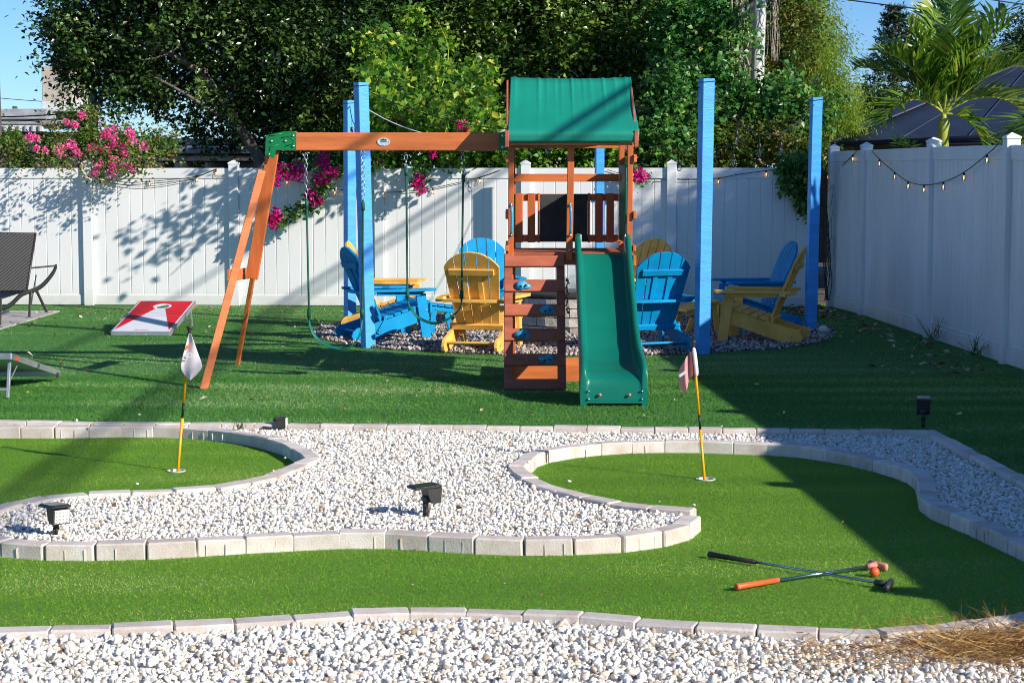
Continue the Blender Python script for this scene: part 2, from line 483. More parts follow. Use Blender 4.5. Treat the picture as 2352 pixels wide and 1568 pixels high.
cF = offs(g2([(1222, 1085), (1243, 1068), (1300, 1055), (1400, 1044), (1500, 1040), (1600, 1040), (1700, 1044), (1758, 1046), (1850, 1053), (1930, 1066), (2000, 1082), (2060, 1100), (2098, 1120), (2108, 1142), (2108, 1162), (2116, 1180), (2146, 1196), (2241, 1237), (2288, 1260), (2352, 1290), (2480, 1350)], ZG), 0.05)
kC1 = catmull(cN, 6)
kC2 = catmull([cN[-1] + (cM[0] - cN[-1]) * 0.12] + cM + cF, 6)
kD = offs(g2([(-160, 1432), (0, 1430), (115, 1427), (260, 1423), (402, 1417), (545, 1409), (680, 1401), (815, 1393), (947, 1387), (1070, 1387), (1201, 1391), (1331, 1397), (1461, 1407), (1593, 1418), (1731, 1426), (1871, 1432), (1996, 1436), (2101, 1430), (2221, 1415), (2306, 1401), (2352, 1395), (2500, 1372)], 0), -0.05)
kD = catmull(kD, 6)
kA = catmull(kA, 6); kA2 = catmull(kA2, 4)

def flat(name, loops, z, m, kind='structure'):
    loops3 = [[Vector((p.x, p.y, 0)) for p in lp] for lp in loops]
    tris = tessellate_polygon(loops3)
    vs = [(p.x, p.y, z) for lp in loops3 for p in lp]
    me = bpy.data.meshes.new(name); me.from_pydata(vs, [], [tuple(t) for t in tris])
    bm = bmesh.new(); bm.from_mesh(me); bmesh.ops.recalc_face_normals(bm, faces=bm.faces)
    for f in bm.faces:
        if f.normal.z < 0: f.normal_flip()
    bm.to_mesh(me); bm.free()
    me.materials.append(MATS[m])
    o = link_mesh(name, me); o['kind'] = kind
    return o
V2 = lambda x, y: Vector((x, y, 0))
# far ground to the horizon
flat('ground', [[V2(-900, -300), V2(900, -300), V2(900, 1500), V2(-900, 1500)]], -0.22, 'dirt')
CUP_L, CUP_R = G(405, 1082, ZG), G(1621, 1101, ZG)
ring = lambda c, r, n=20: [V2(c.x + r * math.cos(2 * math.pi * k / n), c.y + r * math.sin(2 * math.pi * k / n)) for k in range(n)]
flat('putting_green', [[V2(-7.5, 4.0), V2(7.5, 4.0), V2(7.5, 14.2), V2(-7.5, 14.2)], ring(CUP_L, .054), ring(CUP_R, .054)], ZG, 'green_base')
FENCE_L, FENCE_R = Vector((-9.2, 24.42, 0)), Vector((4.32, 23.85, 0))
lawn_poly = kA + kA2 + [V2(9, kA2[-1].y), V2(9, 24.5), V2(-9.5, 24.5), V2(-9.5, kA[0].y)]
flat('lawn', [lawn_poly], 0.0, 'lawn_base')
gravel_poly = kA + kA2 + kC2[::-1] + kC1[::-1] + kB[::-1]
flat('gravel_bed', [gravel_poly], ZGR, 'gravel_bed')
near_poly = [p for p in kD] + [V2(5.5, 2.6), V2(-5.5, 2.6)]
flat('gravel_strip', [near_poly], ZNG, 'gravel_bed')

def inside(P, poly):
    x, y = P[:, 0], P[:, 1]
    px = np.array([p.x for p in poly]); py = np.array([p.y for p in poly])
    c = np.zeros(len(P), bool)
    j = len(px) - 1
    for i in range(len(px)):
        with np.errstate(divide='ignore', invalid='ignore'):
            m = ((py[i] > y) != (py[j] > y)) & (x < (px[j] - px[i]) * (y - py[i]) / (py[j] - py[i]) + px[i])
        c ^= m
        j = i
    return c
def near_line(P, line, d):
    m = np.zeros(len(P), bool)
    L = np.array([(p.x, p.y) for p in line])
    for a, b in zip(L[:-1], L[1:]):
        ab = b - a; l2 = (ab ** 2).sum()
        if l2 < 1e-9: continue
        t = np.clip(((P[:, :2] - a) @ ab) / l2, 0, 1)
        m |= (((P[:, :2] - a - t[:, None] * ab) ** 2).sum(1) < d * d)
    return m
def jgrid(x0, x1, y0, y1, s, z, jit=0.5):
    nx, ny = int((x1 - x0) / s), int((y1 - y0) / s)
    gx, gy = np.meshgrid(np.arange(nx), np.arange(ny))
    P = np.stack([x0 + (gx + rng.uniform(-jit, jit, gx.shape)) * s, y0 + (gy + rng.uniform(-jit, jit, gx.shape)) * s, np.full(gx.shape, z)], -1).reshape(-1, 3)
    return P
def in_frame(P, mx=90, my=70):
    x, y = to_px(P)
    return (x > -mx) & (x < 2352 + mx) & (y < 1568 + my) & (P[:, 1] > 1)

# ------------------------------------------------------------------ kerbs of single blocks
def block_mesh(i, groove):
    r = random.Random(i)
    b = MB()
    L, W, H = 0.2235, 0.100, 0.125
    c = 0.0065
    b.box((0, 0, -H / 2), (L, W, H), None, c)
    if groove:
        x = r.choice([-.07, -.02, 0, .03, .06])
        for sy in (-1, 1):
            b.box((x, sy * W / 2, -H / 2 - .006), (.006, .007, H - .03), None, .002)
        if r.random() < .4: b.box((x + .09 if x < 0 else x - .09, -W / 2, -H / 2 - .006), (.006, .007, H - .03), None, .002)
    v = []
    for p in b.v:
        v.append((p[0] + r.uniform(-.0025, .0025), p[1] + r.uniform(-.0025, .0025), p[2] + r.uniform(-.002, .002)))
    b.v = v
    return b.mesh('block', MATS['kerb'])
BLK = [block_mesh(i, i % 3 != 1) for i in range(9)]
def kerb(name, label, line, ztop=-0.010, gap=0.0022):
    root = empty(name, line[len(line) // 2]); tag(root, label, 'kerb', 'kerbs of pale concrete blocks')
    pts = resample(line, 0.2235 + gap)
    k = 0
    for a, b in zip(pts[:-1], pts[1:]):
        mid = (a + b) / 2
        px, py = to_px(np.array([mid.x, mid.y, 0]))
        if px < -140 or px > 2500: continue
        d = b - a
        o = link_mesh('block', BLK[random.randrange(9)])
        # the grooved face (-Y local) looks to the right of travel
        o.location = (mid.x, mid.y, ztop + random.uniform(-.004, .004))
        o.rotation_euler = (random.uniform(-.02, .02), random.uniform(-.015, .015), math.atan2(d.y, d.x) + random.uniform(-.02, .02))
        set_parent(o, root)
        k += 1
    return root
kerb('kerb', 'straight pale block kerb along the near edge of the big lawn', kA, .006)
kerb('kerb', 'short slanting block kerb between shaded white gravel and the lawn corner', kA2, .006)
kerb('kerb', 'block kerb curving round the green with the left flag', kB)
kerb('kerb', 'wavy block kerb in front of the two solar lights in white gravel', kC1)
kerb('kerb', 'block kerb looping round the green with the right flag', kC2)
kerb('kerb', 'nearest long block kerb between green turf and foreground gravel', kD)

# ------------------------------------------------------------------ gravel
def stone_templates(sub, n, seed, rough):
    out = []
    r = np.random.default_rng(seed)
    for i in range(n):
        bm = bmesh.new(); bmesh.ops.create_icosphere(bm, subdivisions=sub, radius=1.0)
        V = np.array([v.co[:] for v in bm.verts]); Fi = np.array([[v.index for v in f.verts] for f in bm.faces]); bm.free()
        for _ in range(9):      # cut flat facets
            d = r.normal(size=3); d /= np.linalg.norm(d); h = r.uniform(.45, .8)
            s = V @ d; V = V - np.clip(s - h, 0, None)[:, None] * d
        V = V * (1 + r.normal(0, rough, (len(V), 1)))
        out.append((V, Fi))
    return out
def rot_mats(n):
    q = rng.normal(size=(n, 4)); q /= np.linalg.norm(q, axis=1)[:, None]
    w, x, y, z = q.T
    return np.stack([np.stack([1 - 2 * (y * y + z * z), 2 * (x * y - z * w), 2 * (x * z + y * w)], -1),
                     np.stack([2 * (x * y + z * w), 1 - 2 * (x * x + z * z), 2 * (y * z - x * w)], -1),
                     np.stack([2 * (x * z - y * w), 2 * (y * z + x * w), 1 - 2 * (x * x + y * y)], -1)], 1)
def stones(name, P, smin, smax, templ, m, smooth=False, label=None):
    n = len(P)
    sz = rng.uniform(smin, smax, n) * rng.choice([0.7, 1.0, 1.0, 1.25], n)
    an = rng.uniform(0.6, 1.15, (n, 3))
    Rm = rot_mats(n)
    T = rng.integers(0, len(templ), n)
    Vs, Fs, As = [], [], []
    off = 0
    rv = rng.random(n)
    for k, (V, Fi) in enumerate(templ):
        ix = np.where(T == k)[0]
        if not len(ix): continue
        W = V[None] * an[ix][:, None, :] * sz[ix][:, None, None]
        W = np.einsum('nij,nkj->nki', Rm[ix], W) + P[ix][:, None, :]
        Vs.append(W.reshape(-1, 3)); As.append(np.repeat(rv[ix], len(V)))
        Fs.append((Fi[None] + (off + np.arange(len(ix)) * len(V))[:, None, None]).reshape(-1, 3)); off += len(ix) * len(V)
    o = link_mesh(name, np_mesh(name, np.concatenate(Vs), np.concatenate(Fs), MATS[m], np.concatenate(As), smooth))
    return tag(o, label, 'gravel', None, 'stuff')
T2, T1 = stone_templates(2, 14, 3, 0.03), stone_templates(1, 12, 5, 0.06)
P = np.concatenate([jgrid(-2.6, 2.6, 5.0, 7.6, 0.0205, ZNG + .004), jgrid(-2.6, 2.6, 5.0, 7.6, 0.038, ZNG + .014)])
P = P[inside(P, near_poly) & ~near_line(P, kD, 0.052) & in_frame(P)]
P[:, 2] += rng.uniform(-.006, .012, len(P))
stones('gravel', P, .0095, .0185, T2, 'stone_white', label='coarse white gravel filling the foreground below the nearest kerb')
P = np.concatenate([jgrid(-4.5, 4.5, 7.4, 13.2, 0.0205, ZGR + .004), jgrid(-4.5, 4.5, 7.4, 13.2, 0.036, ZGR + .012)])
P = P[inside(P, gravel_poly) & ~near_line(P, kB, .05) & ~near_line(P, kC1, .05) & ~near_line(P, kC2, .05) & ~near_line(P, kA, .05) & ~near_line(P, kA2, .05) & in_frame(P)]
P[:, 2] += rng.uniform(-.006, .010, len(P))
nearm = P[:, 1] < 9.3
stones('gravel', P[nearm], .0095, .0165, T1, 'stone_white', label='white gravel around the two upright solar lights')
stones('gravel', P[~nearm], .0095, .0165, T1, 'stone_white', label='white gravel between the two putting greens up to the lawn kerb')
# stones that strayed onto kerbs and lawn
P = np.concatenate([np.array([[p.x, p.y, .012] for p in kA[::2] + kB[::4] + kC2[::5]]) + rng.normal(0, .06, (len(kA[::2] + kB[::4] + kC2[::5]), 3)) * [1, 1, 0], np.stack([rng.uniform(-3, 3, 26), rng.uniform(12.4, 14.2, 26), np.full(26, .012)], -1)])
P = P[rng.random(len(P)) < .18]
stones('stray_gravel', P, .009, .015, T1, 'stone_white', label='stray white stones lying on kerb tops and lawn edge')
# fire pit bed
PIT = V2(0.68, 20.0); PIT_R = 2.86
pit_ring = [V2(PIT.x + PIT_R * math.cos(a) * (1 + .012 * math.sin(5 * a)), PIT.y + PIT_R * 0.99 * math.sin(a)) for a in np.linspace(0, 2 * math.pi, 65)[:-1]]
flat('fire_pit_bed', [pit_ring], 0.004, 'pit_bed')
P = jgrid(-2.4, 3.8, 17.0, 23.0, 0.038, 0.014)
P = P[inside(P, pit_ring)]
P[:, 2] += rng.uniform(-.004, .012, len(P))
stones('gravel', P, .014, .026, T1, 'stone_river', label='mixed river pebbles in the round bed under the blue and yellow chairs')

# ------------------------------------------------------------------ turf blades
def blades(name, P, hmin, hmax, wmin, wmax, m, lean, label):
    n = len(P)
    a = rng.uniform(0, 2 * math.pi, n); h = rng.uniform(hmin, hmax, n); w = rng.uniform(wmin, wmax, n)
    sx = np.stack([np.cos(a), np.sin(a), np.zeros(n)], -1) * w[:, None] / 2
    la = rng.uniform(0, 2 * math.pi, n); lm = rng.uniform(0, lean, n) * h
    tip = P + np.stack([np.cos(la) * lm, np.sin(la) * lm, h], -1)
    V = np.stack([P - sx, P + sx, tip], 1).reshape(-1, 3)
    Fi = np.arange(3 * n).reshape(-1, 3)
    # faded tracks and pile streaks running across the view
    f = np.zeros(n)
    for _ in range(14):
        fx, fy, ph = rng.uniform(-1.6, 1.6), rng.uniform(-14, 14), rng.uniform(0, 6.3)
        f += np.sin(P[:, 0] * fx + P[:, 1] * fy + ph)
    for _ in range(6):
        fx, fy, ph = rng.uniform(-2, 2), rng.uniform(-2, 2), rng.uniform(0, 6.3)
        f += 1.3 * np.sin(P[:, 0] * fx + P[:, 1] * fy + ph)
    rv = np.clip(rng.random(n) * .8 + .1 + .048 * f, 0, 1) ** 1.05
    o = link_mesh(name, np_mesh(name, V, Fi, MATS[m], np.repeat(rv, 3)))
    return tag(o, label, 'turf', None, 'stuff')
P = jgrid(-3.8, 3.8, 6.4, 12.6, 0.0094, ZG)
P = P[in_frame(P, 30, 30)]
P = P[~inside(P, gravel_poly)]
okm = ~inside(P, lawn_poly) & ~inside(P, near_poly)
P = P[okm]
for c in (CUP_L, CUP_R): P = P[((P[:, 0] - c.x) ** 2 + (P[:, 1] - c.y) ** 2) > .058 ** 2]
P = P[:300000]
blades('turf', P, .003, .009, .003, .005, 'blade_green', 2.4, 'short bright artificial turf of the two putting greens')
Pl = np.concatenate([jgrid(-6.9, 4.6, 10.0, 15.5, 0.0135, 0), jgrid(-7.2, 4.6, 15.5, 24.4, 0.023, 0)])
Pl = Pl[in_frame(Pl, 60, 30) & inside(Pl, lawn_poly) & ~inside(Pl, pit_ring) & ~near_line(Pl, kA, .05) & ~near_line(Pl, kA2, .05)]
rx = 4.33 + .0235 * (22.4 - Pl[:, 1])
Pl = Pl[Pl[:, 0] < rx + .02]
patio = [G(138, 716.5), G(-60, 775.5), V2(-9.0, 20.2), V2(-9.0, 22.9)]
Pl = Pl[~inside(Pl, patio)]
blades('turf', Pl, .007, .018, .004, .008, 'blade_lawn', 2.0, 'darker long artificial turf of the lawn around the playset')

# ------------------------------------------------------------------ patio at the left
pr = empty('patio', patio[0]); pr['kind'] = 'structure'
u = (patio[1] - patio[0]).normalized(); w = (V2(patio[3].x, patio[3].y) - patio[0]); 
eu, ew = u, Vector((-abs(u.y), u.x, 0))
ew = Vector((-0.98, 0.06, 0)).normalized()
for i in range(9):
    for j in range(8):
        b = MB()
        c0 = patio[0] + eu * (i * .405) + ew * (j * .405)
        pl = [c0 + eu * .003 + ew * .003, c0 + eu * .402 + ew * .003, c0 + eu * .402 + ew * .402, c0 + eu * .003 + ew * .402]
        b.add([(p.x, p.y, -.03) for p in pl] + [(p.x, p.y, .018) for p in pl], [(3, 2, 1, 0), (4, 5, 6, 7), (0, 1, 5, 4), (1, 2, 6, 5), (2, 3, 7, 6), (3, 0, 4, 7)])
        b.build('paver', MATS['patio_stone'], pr)

# ================================================================== FENCES
def cap_mesh(w):
    b = MB()
    h = w / 2 + .006
    b.box((0, 0, .012), (2 * h, 2 * h, .024), None, .004)
    b.add([(-h + .004, -h + .004, .024), (h - .004, -h + .004, .024), (h - .004, h - .004, .024), (-h + .004, h - .004, .024), (0, 0, .062)], [(0, 1, 4), (1, 2, 4), (2, 3, 4), (3, 0, 4)])
    return b
def fence(root, posts, rail_h, post_h, m, board_w=.1625, molding=False):
    """posts: list of base points; panels run between neighbours"""
    mm = MATS[m]
    for p, ph in zip(posts, post_h):
        t = (posts[-1] - posts[0]).normalized()
        M = Matrix.Rotation(math.atan2(t.y, t.x), 3, 'Z')
        po = MB().box((p.x, p.y, ph / 2), (.127, .127, ph), M, .006).build('post', mm, root)
        cb = cap_mesh(.127); cb.v = [tuple(M @ Vector(q) + Vector((p.x, p.y, ph))) for q in cb.v]
        cb.build('post_cap', mm, po)
    for i in range(len(posts) - 1):
        a, b = posts[i], posts[i + 1]
        t = (b - a).normalized(); n = Vector((-t.y, t.x, 0))
        M = Matrix((t, n, (0, 0, 1))).transposed()
        a2, b2 = a + t * .0635, b - t * .0635
        L = (b2 - a2).length; mid = (a2 + b2) / 2
        h0 = (rail_h[i] + rail_h[i + 1]) / 2
        sl = (rail_h[i + 1] - rail_h[i]) / (b - a).length
        Ms = Matrix(((t + Vector((0, 0, sl))).normalized(), n, Vector((0, 0, 1)))).transposed()
        MB().box((mid.x, mid.y, h0 - .068), (L, .048, .136), Ms, .004).build('top_rail', mm, root)
        br = MB().box((mid.x, mid.y, .075), (L, .048, .135), M, .005)
        if molding: br.box((mid.x, mid.y, .165), (L, .036, .04), M, .008)
        br.build('bottom_rail', mm, root)
        k = max(1, round(L / board_w)); bw = L / k
        z0, z1 = .13, h0 - .125
        for j in range(k):
            c = a2 + t * (bw * (j + .5))
            dz = sl * ((c - mid).dot(t))
            MB().box((c.x, c.y, (z0 + z1 + dz) / 2), (bw - .006, .022, z1 + dz - z0), M, .005).build('board', mm, root)
        # groove backing that closes the tongue joints
        MB().box((mid.x, mid.y, (z0 + z1) / 2), (L, .008, z1 - z0 - .02), M, 0).build('panel_core', mm, root)
def fence_pt(xd):
    d = ray(xd, 700); t_ = (FENCE_L.x * (FENCE_R.y - FENCE_L.y) - FENCE_L.y * (FENCE_R.x - FENCE_L.x)) / (d.x * (FENCE_R.y - FENCE_L.y) - d.y * (FENCE_R.x - FENCE_L.x))
    return V2(d.x * t_, d.y * t_)
bp = [fence_pt(x) for x in (-460, -127, 207, 541, 873, 1207, 1540, 1866)]
rf = empty('white_fence', bp[3], 'long white vinyl privacy fence across the back of the yard', 'fence')
fence(rf, bp, [1.815] * 8, [1.862] * 8, 'vinyl_white')
rY = [23.98, 22.45, 19.2, 16.45, 13.7, 10.9, 8.2, 5.5, 2.8, 0.2]
rp_ = [V2(4.33 + .0235 * (22.4 - y), y) for y in rY]
rp_[0].x = 4.20
rr = empty('white_fence', rp_[2], 'taller shaded white vinyl fence running along the right side', 'fence')
fence(rr, rp_, [2.03, 2.02, 2.0, 1.97, 1.90, 1.84, 1.80, 1.76, 1.73, 1.70], [2.065, 2.06, 2.045, 2.02, 1.95, 1.89, 1.85, 1.81, 1.78, 1.75], 'vinyl_grey', .152, True)
# ================================================================== PLAYSET
TY, TYB = 15.0, 16.0            # front and back plane of the tower
TX0, TX1 = -0.005, 0.965
ps = empty('playset', (0.48, 15.4, 0), 'brown wooden playset with green canopy, green slide and swing beam', 'playset')
WH, WV, WW = MATS['wood_h'], MATS['wood_v'], MATS['wood_worn']
def bolt(p, parent, r=.011, d=(0, -1, 0), m='bolt', name='bolt'):
    q = Vector(d).to_track_quat('Z', 'Y').to_matrix()
    return MB().lathe(p, [(r, -.004), (r, .002), (r * .7, .006), (r * .2, .008)], 10, q).build(name, MATS[m], parent, True)
# posts
for (x, y, lean) in ((TX0, TY, -.012), (TX1, TY, -.01), (TX0 + .012, TYB, 0), (TX1 - .012, TYB, 0)):
    MB().beam((x + lean, y, 0), (x, y, 2.02), .046, .072, .004, (1, 0, 0)).build('post', WV, ps)
mp_ = MB().beam((.468, TY - .02, 1.0), (.482, TY - .02, 2.0), .055, .04, .004, (1, 0, 0)).build('post', WV, ps)
bolt((.472, TY - .046, 1.085), mp_)
# deck planks and rim
for i in range(7):
    MB().box((.48, TY + .06 + i * .145, 1.052), (1.02, .138, .026), None, .004).build('deck_plank', WW, ps)
MB().box((.48, TY + .0, 1.0), (.95, .032, .076), None, .004).build('front_rim', WW, ps)
MB().box((.48, TYB, 1.0), (.95, .032, .076), None, .004).build('back_rim', WH, ps)
for x in (TX0 - .036, TX1 + .036):
    MB().box((x, 15.5, 1.0), (.026, 1.14, .09), None, .004).build('side_rim', WH, ps)
    MB().box((x, 15.5, 1.10), (.026, 1.10, .05), None, .004).build('side_rail', WH, ps)
    MB().box((x, 15.5, 1.37), (.026, 1.12, .065), None, .004).build('side_rail', WH, ps)
    MB().box((x, 15.5, 1.83), (.026, 1.12, .065), None, .004).build('side_rail', WH, ps)
    MB().box((x, 15.5, .07), (.03, 1.2, .14), None, .004).build('ground_rail', WW, ps)
# green corrugated side panels between the posts
for x, y0, y1 in ((TX0 - .016, TY + .07, TYB - .08), (TX1 - .03, TY + .1, TYB - .07)):
    rows = []
    for i in range(61):
        y = y0 + (y1 - y0) * i / 60
        dx = .006 * math.sin(i * 1.25)
        rows.append([(x + dx, y, 1.14), (x + dx, y, 1.78)])
    o = MB().grid(rows).build('side_panel', MATS['green_plastic'], ps)
    md = o.modifiers.new('thick', 'SOLIDIFY'); md.thickness = .004
# back wall rails, slats, chalkboard
yb = TYB - .05
MB().box((.48, yb, 1.675), (.95, .03, .068), None, .004).build('back_rail', WH, ps)
MB().box((.48, yb, 1.505), (.95, .03, .062), None, .004).build('back_rail', WH, ps)
MB().box((.48, yb, 1.150), (.95, .03, .062), None, .004).build('back_rail', WH, ps)
for xd in (1192, 1220.5, 1376, 1401.5):
    x = AY(xd, 480, yb - .03).x
    sl = MB().box((x, yb - .03, 1.328), (.066, .022, .425), None, .003).build('slat', WV, ps)
x0, x1 = AY(1240, 480, yb - .03).x, AY(1350, 480, yb - .03).x
MB().box(((x0 + x1) / 2, yb - .026, 1.328), (x1 - x0, .012, .41), None, .002).build('chalkboard', MATS['chalkboard'], ps)
for x in (x0 - .01, x1 + .01):
    MB().box((x, yb - .026, 1.328), (.018, .02, .43), None, .003).build('board_frame', WV, ps)
# front base rail on the ground
MB().box((.48, TY, .07), (.97, .035, .14), None, .004).build('ground_rail', WH, ps)
MB().box((.48, TYB, .05), (.97, .035, .10), None, .004).build('ground_rail', WH, ps)
# grab handles
for (x, y) in ((TX0 - .002, TY - .05), (.474, TY - .06)):
    pts = [(x, y + .012, 1.205), (x, y - .012, 1.215), (x + .004, y - .034, 1.25), (x + .006, y - .038, 1.33), (x + .004, y - .034, 1.41), (x, y - .012, 1.445), (x, y + .012, 1.455)]
    h = MB().tube(catmull(pts, 5), .011, 10).build('grab_handle', MATS['teal_hold'], ps, True)
    for z in (1.205, 1.455): bolt((x, y - .012, z), h, .012)
# rafters, eave boards
RZ, EZ = 2.517, 2.035
for x in (TX0 - .034, TX1 + .030):
    for s in (-1, 1):
        MB().beam((x, 15.5, RZ - .045), (x, 15.5 + s * .70, EZ - .03), .016, .05, .003, (1, 0, 0)).build('rafter', WW, ps)
    for s in (-1, 1):
        MB().box((x + (.004 if x > .5 else -.002), 15.5 + s * .71, 1.985), (.034, .04, .135), None, .004).build('eave_block', WW, ps)
for y in (14.82, 16.18):
    MB().box((.478, y, 1.945), (.985, .02, .022), None, .003).build('eave_batten', WH, ps)
# canopy
rows = []
NU = 110
def can_row(y, z, amp, flare, sag):
    r_ = []
    for i in range(NU + 1):
        u = i / NU
        x = -.012 - flare + (1.012 + 2 * flare) * u
        f = 0.0
        for (c, wd, a) in ((.04, .012, .5), (.235, .012, 1.0), (.30, .012, .5), (.37, .010, .6), (.42, .012, .5), (.505, .010, 1.3), (.60, .012, .5), (.66, .010, .4), (.765, .010, 1.0), (.86, .012, .5), (.95, .012, .6)):
            f += a * math.exp(-((u - c) / wd) ** 2)
        f += .12 * math.sin(u * 61) + .1 * math.sin(u * 37 + 1)
        z_ = z - sag * 4 * u * (1 - u) + amp * f
        r_.append((x, y - .6 * amp * f, z_))
    return r_
for s in (1, -1):
    seq = [(15.5, RZ, .0, 0)] if s == 1 else []
prof = []
for k in range(13):
    t = k / 12
    y = 15.5 - .715 * t
    z = RZ + (2.048 - RZ) * t - .035 * math.sin(math.pi * t)
    prof.append((y, z, .0065 * (1 - t) ** 2.2 + .0006, .022 * t, .014 * (1 - t)))
fr = [can_row(*p) for p in prof[::-1]]
val = [can_row(14.775 + .004 * k, 2.045 - .022 * (k + 1), .0012, .022 - .002 * k, 0) for k in range(4)][::-1]
bk = [can_row(31.0 - p[0], p[1], p[2], p[3], p[4]) for p in prof[1:]]
vb = [can_row(16.225 - .004 * k, 2.045 - .022 * (k + 1), .0012, .022 - .002 * k, 0) for k in range(4)]
o = MB().grid(val + fr + bk + vb).build('canopy', MATS['green_canvas'], ps, True)
md = o.modifiers.new('thick', 'SOLIDIFY'); md.thickness = .003
o['label'] = 'green canvas roof canopy'
# ---- climbing wall
cy = lambda z: 14.35 + (14.96 - 14.35) * z / 1.05
cl = empty('climbing_wall', (.19, 14.4, 0)); set_parent(cl, ps)
bm_ = MB
for x in (-.03, .395):
    MB().beam((x, cy(0) + .02, 0.0), (x, cy(1.05) + .02, 1.05), .068, .035, .004, (1, 0, 0)).build('upright', WW, cl)
pl = []
for k, (ya, yb_) in enumerate(((586, 615), (641, 672), (697, 728), (753, 785), (811, 841.5), (869, 898))):
    zs = []
    for y in (ya, yb_):
        # intersect pixel ray with the sloping wall
        lo, hi = -.05, 1.2
        for _ in range(40):
            md_ = (lo + hi) / 2
            if to_px(np.array([.2, cy(md_) - .02, md_]))[1] > y: lo = md_
            else: hi = md_
        zs.append(max(lo, .002))
    z1, z0 = zs
    mid = (z0 + z1) / 2
    d = Vector((0, (cy(1) - cy(0)), 1)).normalized()
    M = Matrix((Vector((1, 0, 0)), Vector((1, 0, 0)).cross(d) * -1, d)).transposed()
    p_ = MB().box((.182, cy(mid) - .012, mid), (.488 + .004 * (k % 2), .024, (z1 - z0)), M, .004).build('plank', WW, cl)
    pl.append((p_, mid))
def hold(x, z, parent, seed):
    r_ = np.random.default_rng(seed)
    bm = bmesh.new(); bmesh.ops.create_icosphere(bm, subdivisions=3, radius=1)
    for v in bm.verts:
        c = v.co
        th = math.atan2(c.z, c.x)
        f = 1 + .10 * math.cos(2 * th + .4) + .13 * math.cos(3 * th + seed * .8)
        dp = (.034 + .012 * math.cos(th + 2.2 + .3 * seed)) * max(0, -c.y) ** .6
        v.co = Vector((x + c.x * .058 * f, cy(z) - .026 - dp + max(0, c.y) * .004, z + c.z * .042 * f + .004 * math.sin(5 * c.x)))
    me = bpy.data.meshes.new('climbing_hold'); bm.to_mesh(me); bm.free(); me.materials.append(MATS['teal_hold'])
    me.polygons.foreach_set('use_smooth', [True] * len(me.polygons))
    o = link_mesh('climbing_hold', me, parent)
    return o
for k, (xd, i) in enumerate(((1201, 1), (1257.5, 2), (1200.5, 3), (1256.5, 4))):
    p_, z = pl[i]
    x = AY(xd, 700, cy(z) - .03).x
    hold(x, z + .004, cl, k + 1)
    for dx in (-.018, .022):
        MB().lathe((x + dx, cy(z) - .064, z - .002 if dx < 0 else z + .006), [(.010, 0), (.010, .004), (.004, .0045)], 10, Matrix.Rotation(R(90), 3, 'X')).build('bolt', MATS['rubber_black'], cl, False)
# dry twig hanging under the deck
tw = MB()
base = AY(1303, 640, 14.9)
pts = [base + Vector((.004 * math.sin(i * 1.7), 0, -.022 * i)) for i in range(13)]
tw.tube(pts, .0035, 5)
for i in range(34):
    p = pts[random.randrange(13)]
    d = Vector((random.uniform(-1, 1), random.uniform(-1, 1), random.uniform(-1.4, .2))).normalized()
    s_ = d.cross(Vector((.3, .7, .1))).normalized() * .007
    tw.add([p, p + d * .012 + s_, p + d * .03, p + d * .012 - s_], [(0, 1, 2, 3)])
tag(tw.build('dried_twig', MATS['dry_leaf']), 'dry brown leafy twig hanging between climbing wall and slide', 'twig')
# ---- slide
prof = [(-.06, 1.056), (0, 1.055), (.05, 1.045), (.12, 1.01), (.22, .945), (.4, .822), (.6, .688), (.8, .552), (1.0, .420), (1.12, .350), (1.22, .302), (1.31, .276), (1.40, .262), (1.49, .250), (1.56, .234), (1.61, .205), (1.635, .165), (1.645, .11), (1.65, .058), (1.651, .054), (1.6512, .0535)]
XL, XR, WS = .515, .968, .046
pv = catmull([Vector((d, 0, z)) for d, z in prof], 4)
rows = []
for pt_ in pv:
    d, zb = pt_.x, pt_.z
    y = TY - .02 - d
    hh = .165 if d < .02 else (.165 - (d - .02) * .12 if d < .22 else .141)
    if d < -.02: hh = .165 - (-.02 - d) * 1.6
    if d > 1.1: hh = max(.085, .141 - (d - 1.1) * .11)
    zt = zb + hh
    zl = zb - .05 if d < 1.05 else (zb - .05) * max(0, 1 - (d - 1.05) / .34)
    zl = max(zl, .002)
    fl_ = .022 * max(0, (d - 1.0) / .6) ** 1.2
    a, b, w_ = XL - .004 * d + .0 - fl_ * .3, XR + .004 * d + fl_, WS
    arc = [(a + w_ / 2 - w_ / 2 * math.cos(t), zt - w_ / 2 + w_ / 2 * math.sin(t)) for t in np.linspace(0, math.pi, 8)]
    bl = [(a, zl), (a, (zl + zt) / 2)] + arc + [(a + w_ + .002, zb + .035), (a + w_ + .008, zb + .012), (a + w_ + .026, zb)]
    br = [(a + b - q[0], q[1]) for q in bl[::-1]]
    zu = max(zb - .022, zl + .001) if d < 1.45 else max(zl + .02, zb - .03)
    und = [(b - w_, zl), (b - w_, zu), (a + w_, zu), (a + w_, zl)]
    rows.append([(q[0], y, q[1]) for q in bl + br + und])
sb = MB().grid(rows, True)
n_ = len(rows[0])
sb.f.append(tuple(range(n_ - 1, -1, -1))); sb.f.append(tuple(range(len(sb.v) - n_, len(sb.v))))
so = sb.build('slide', MATS['green_plastic'], ps, True)
md = so.modifiers.new('crisp', 'EDGE_SPLIT'); md.split_angle = R(50)
so['label'] = 'green plastic wavy slide'
yf = TY - .02 - 1.655
for x in (XL + .046, XR - .016):
    for z in (.055, .115): bolt((x, yf - .004, z), so, .008)
for x in (.645, .862): bolt((x, yf - .012, .088), so, .012, m='orange_faded')
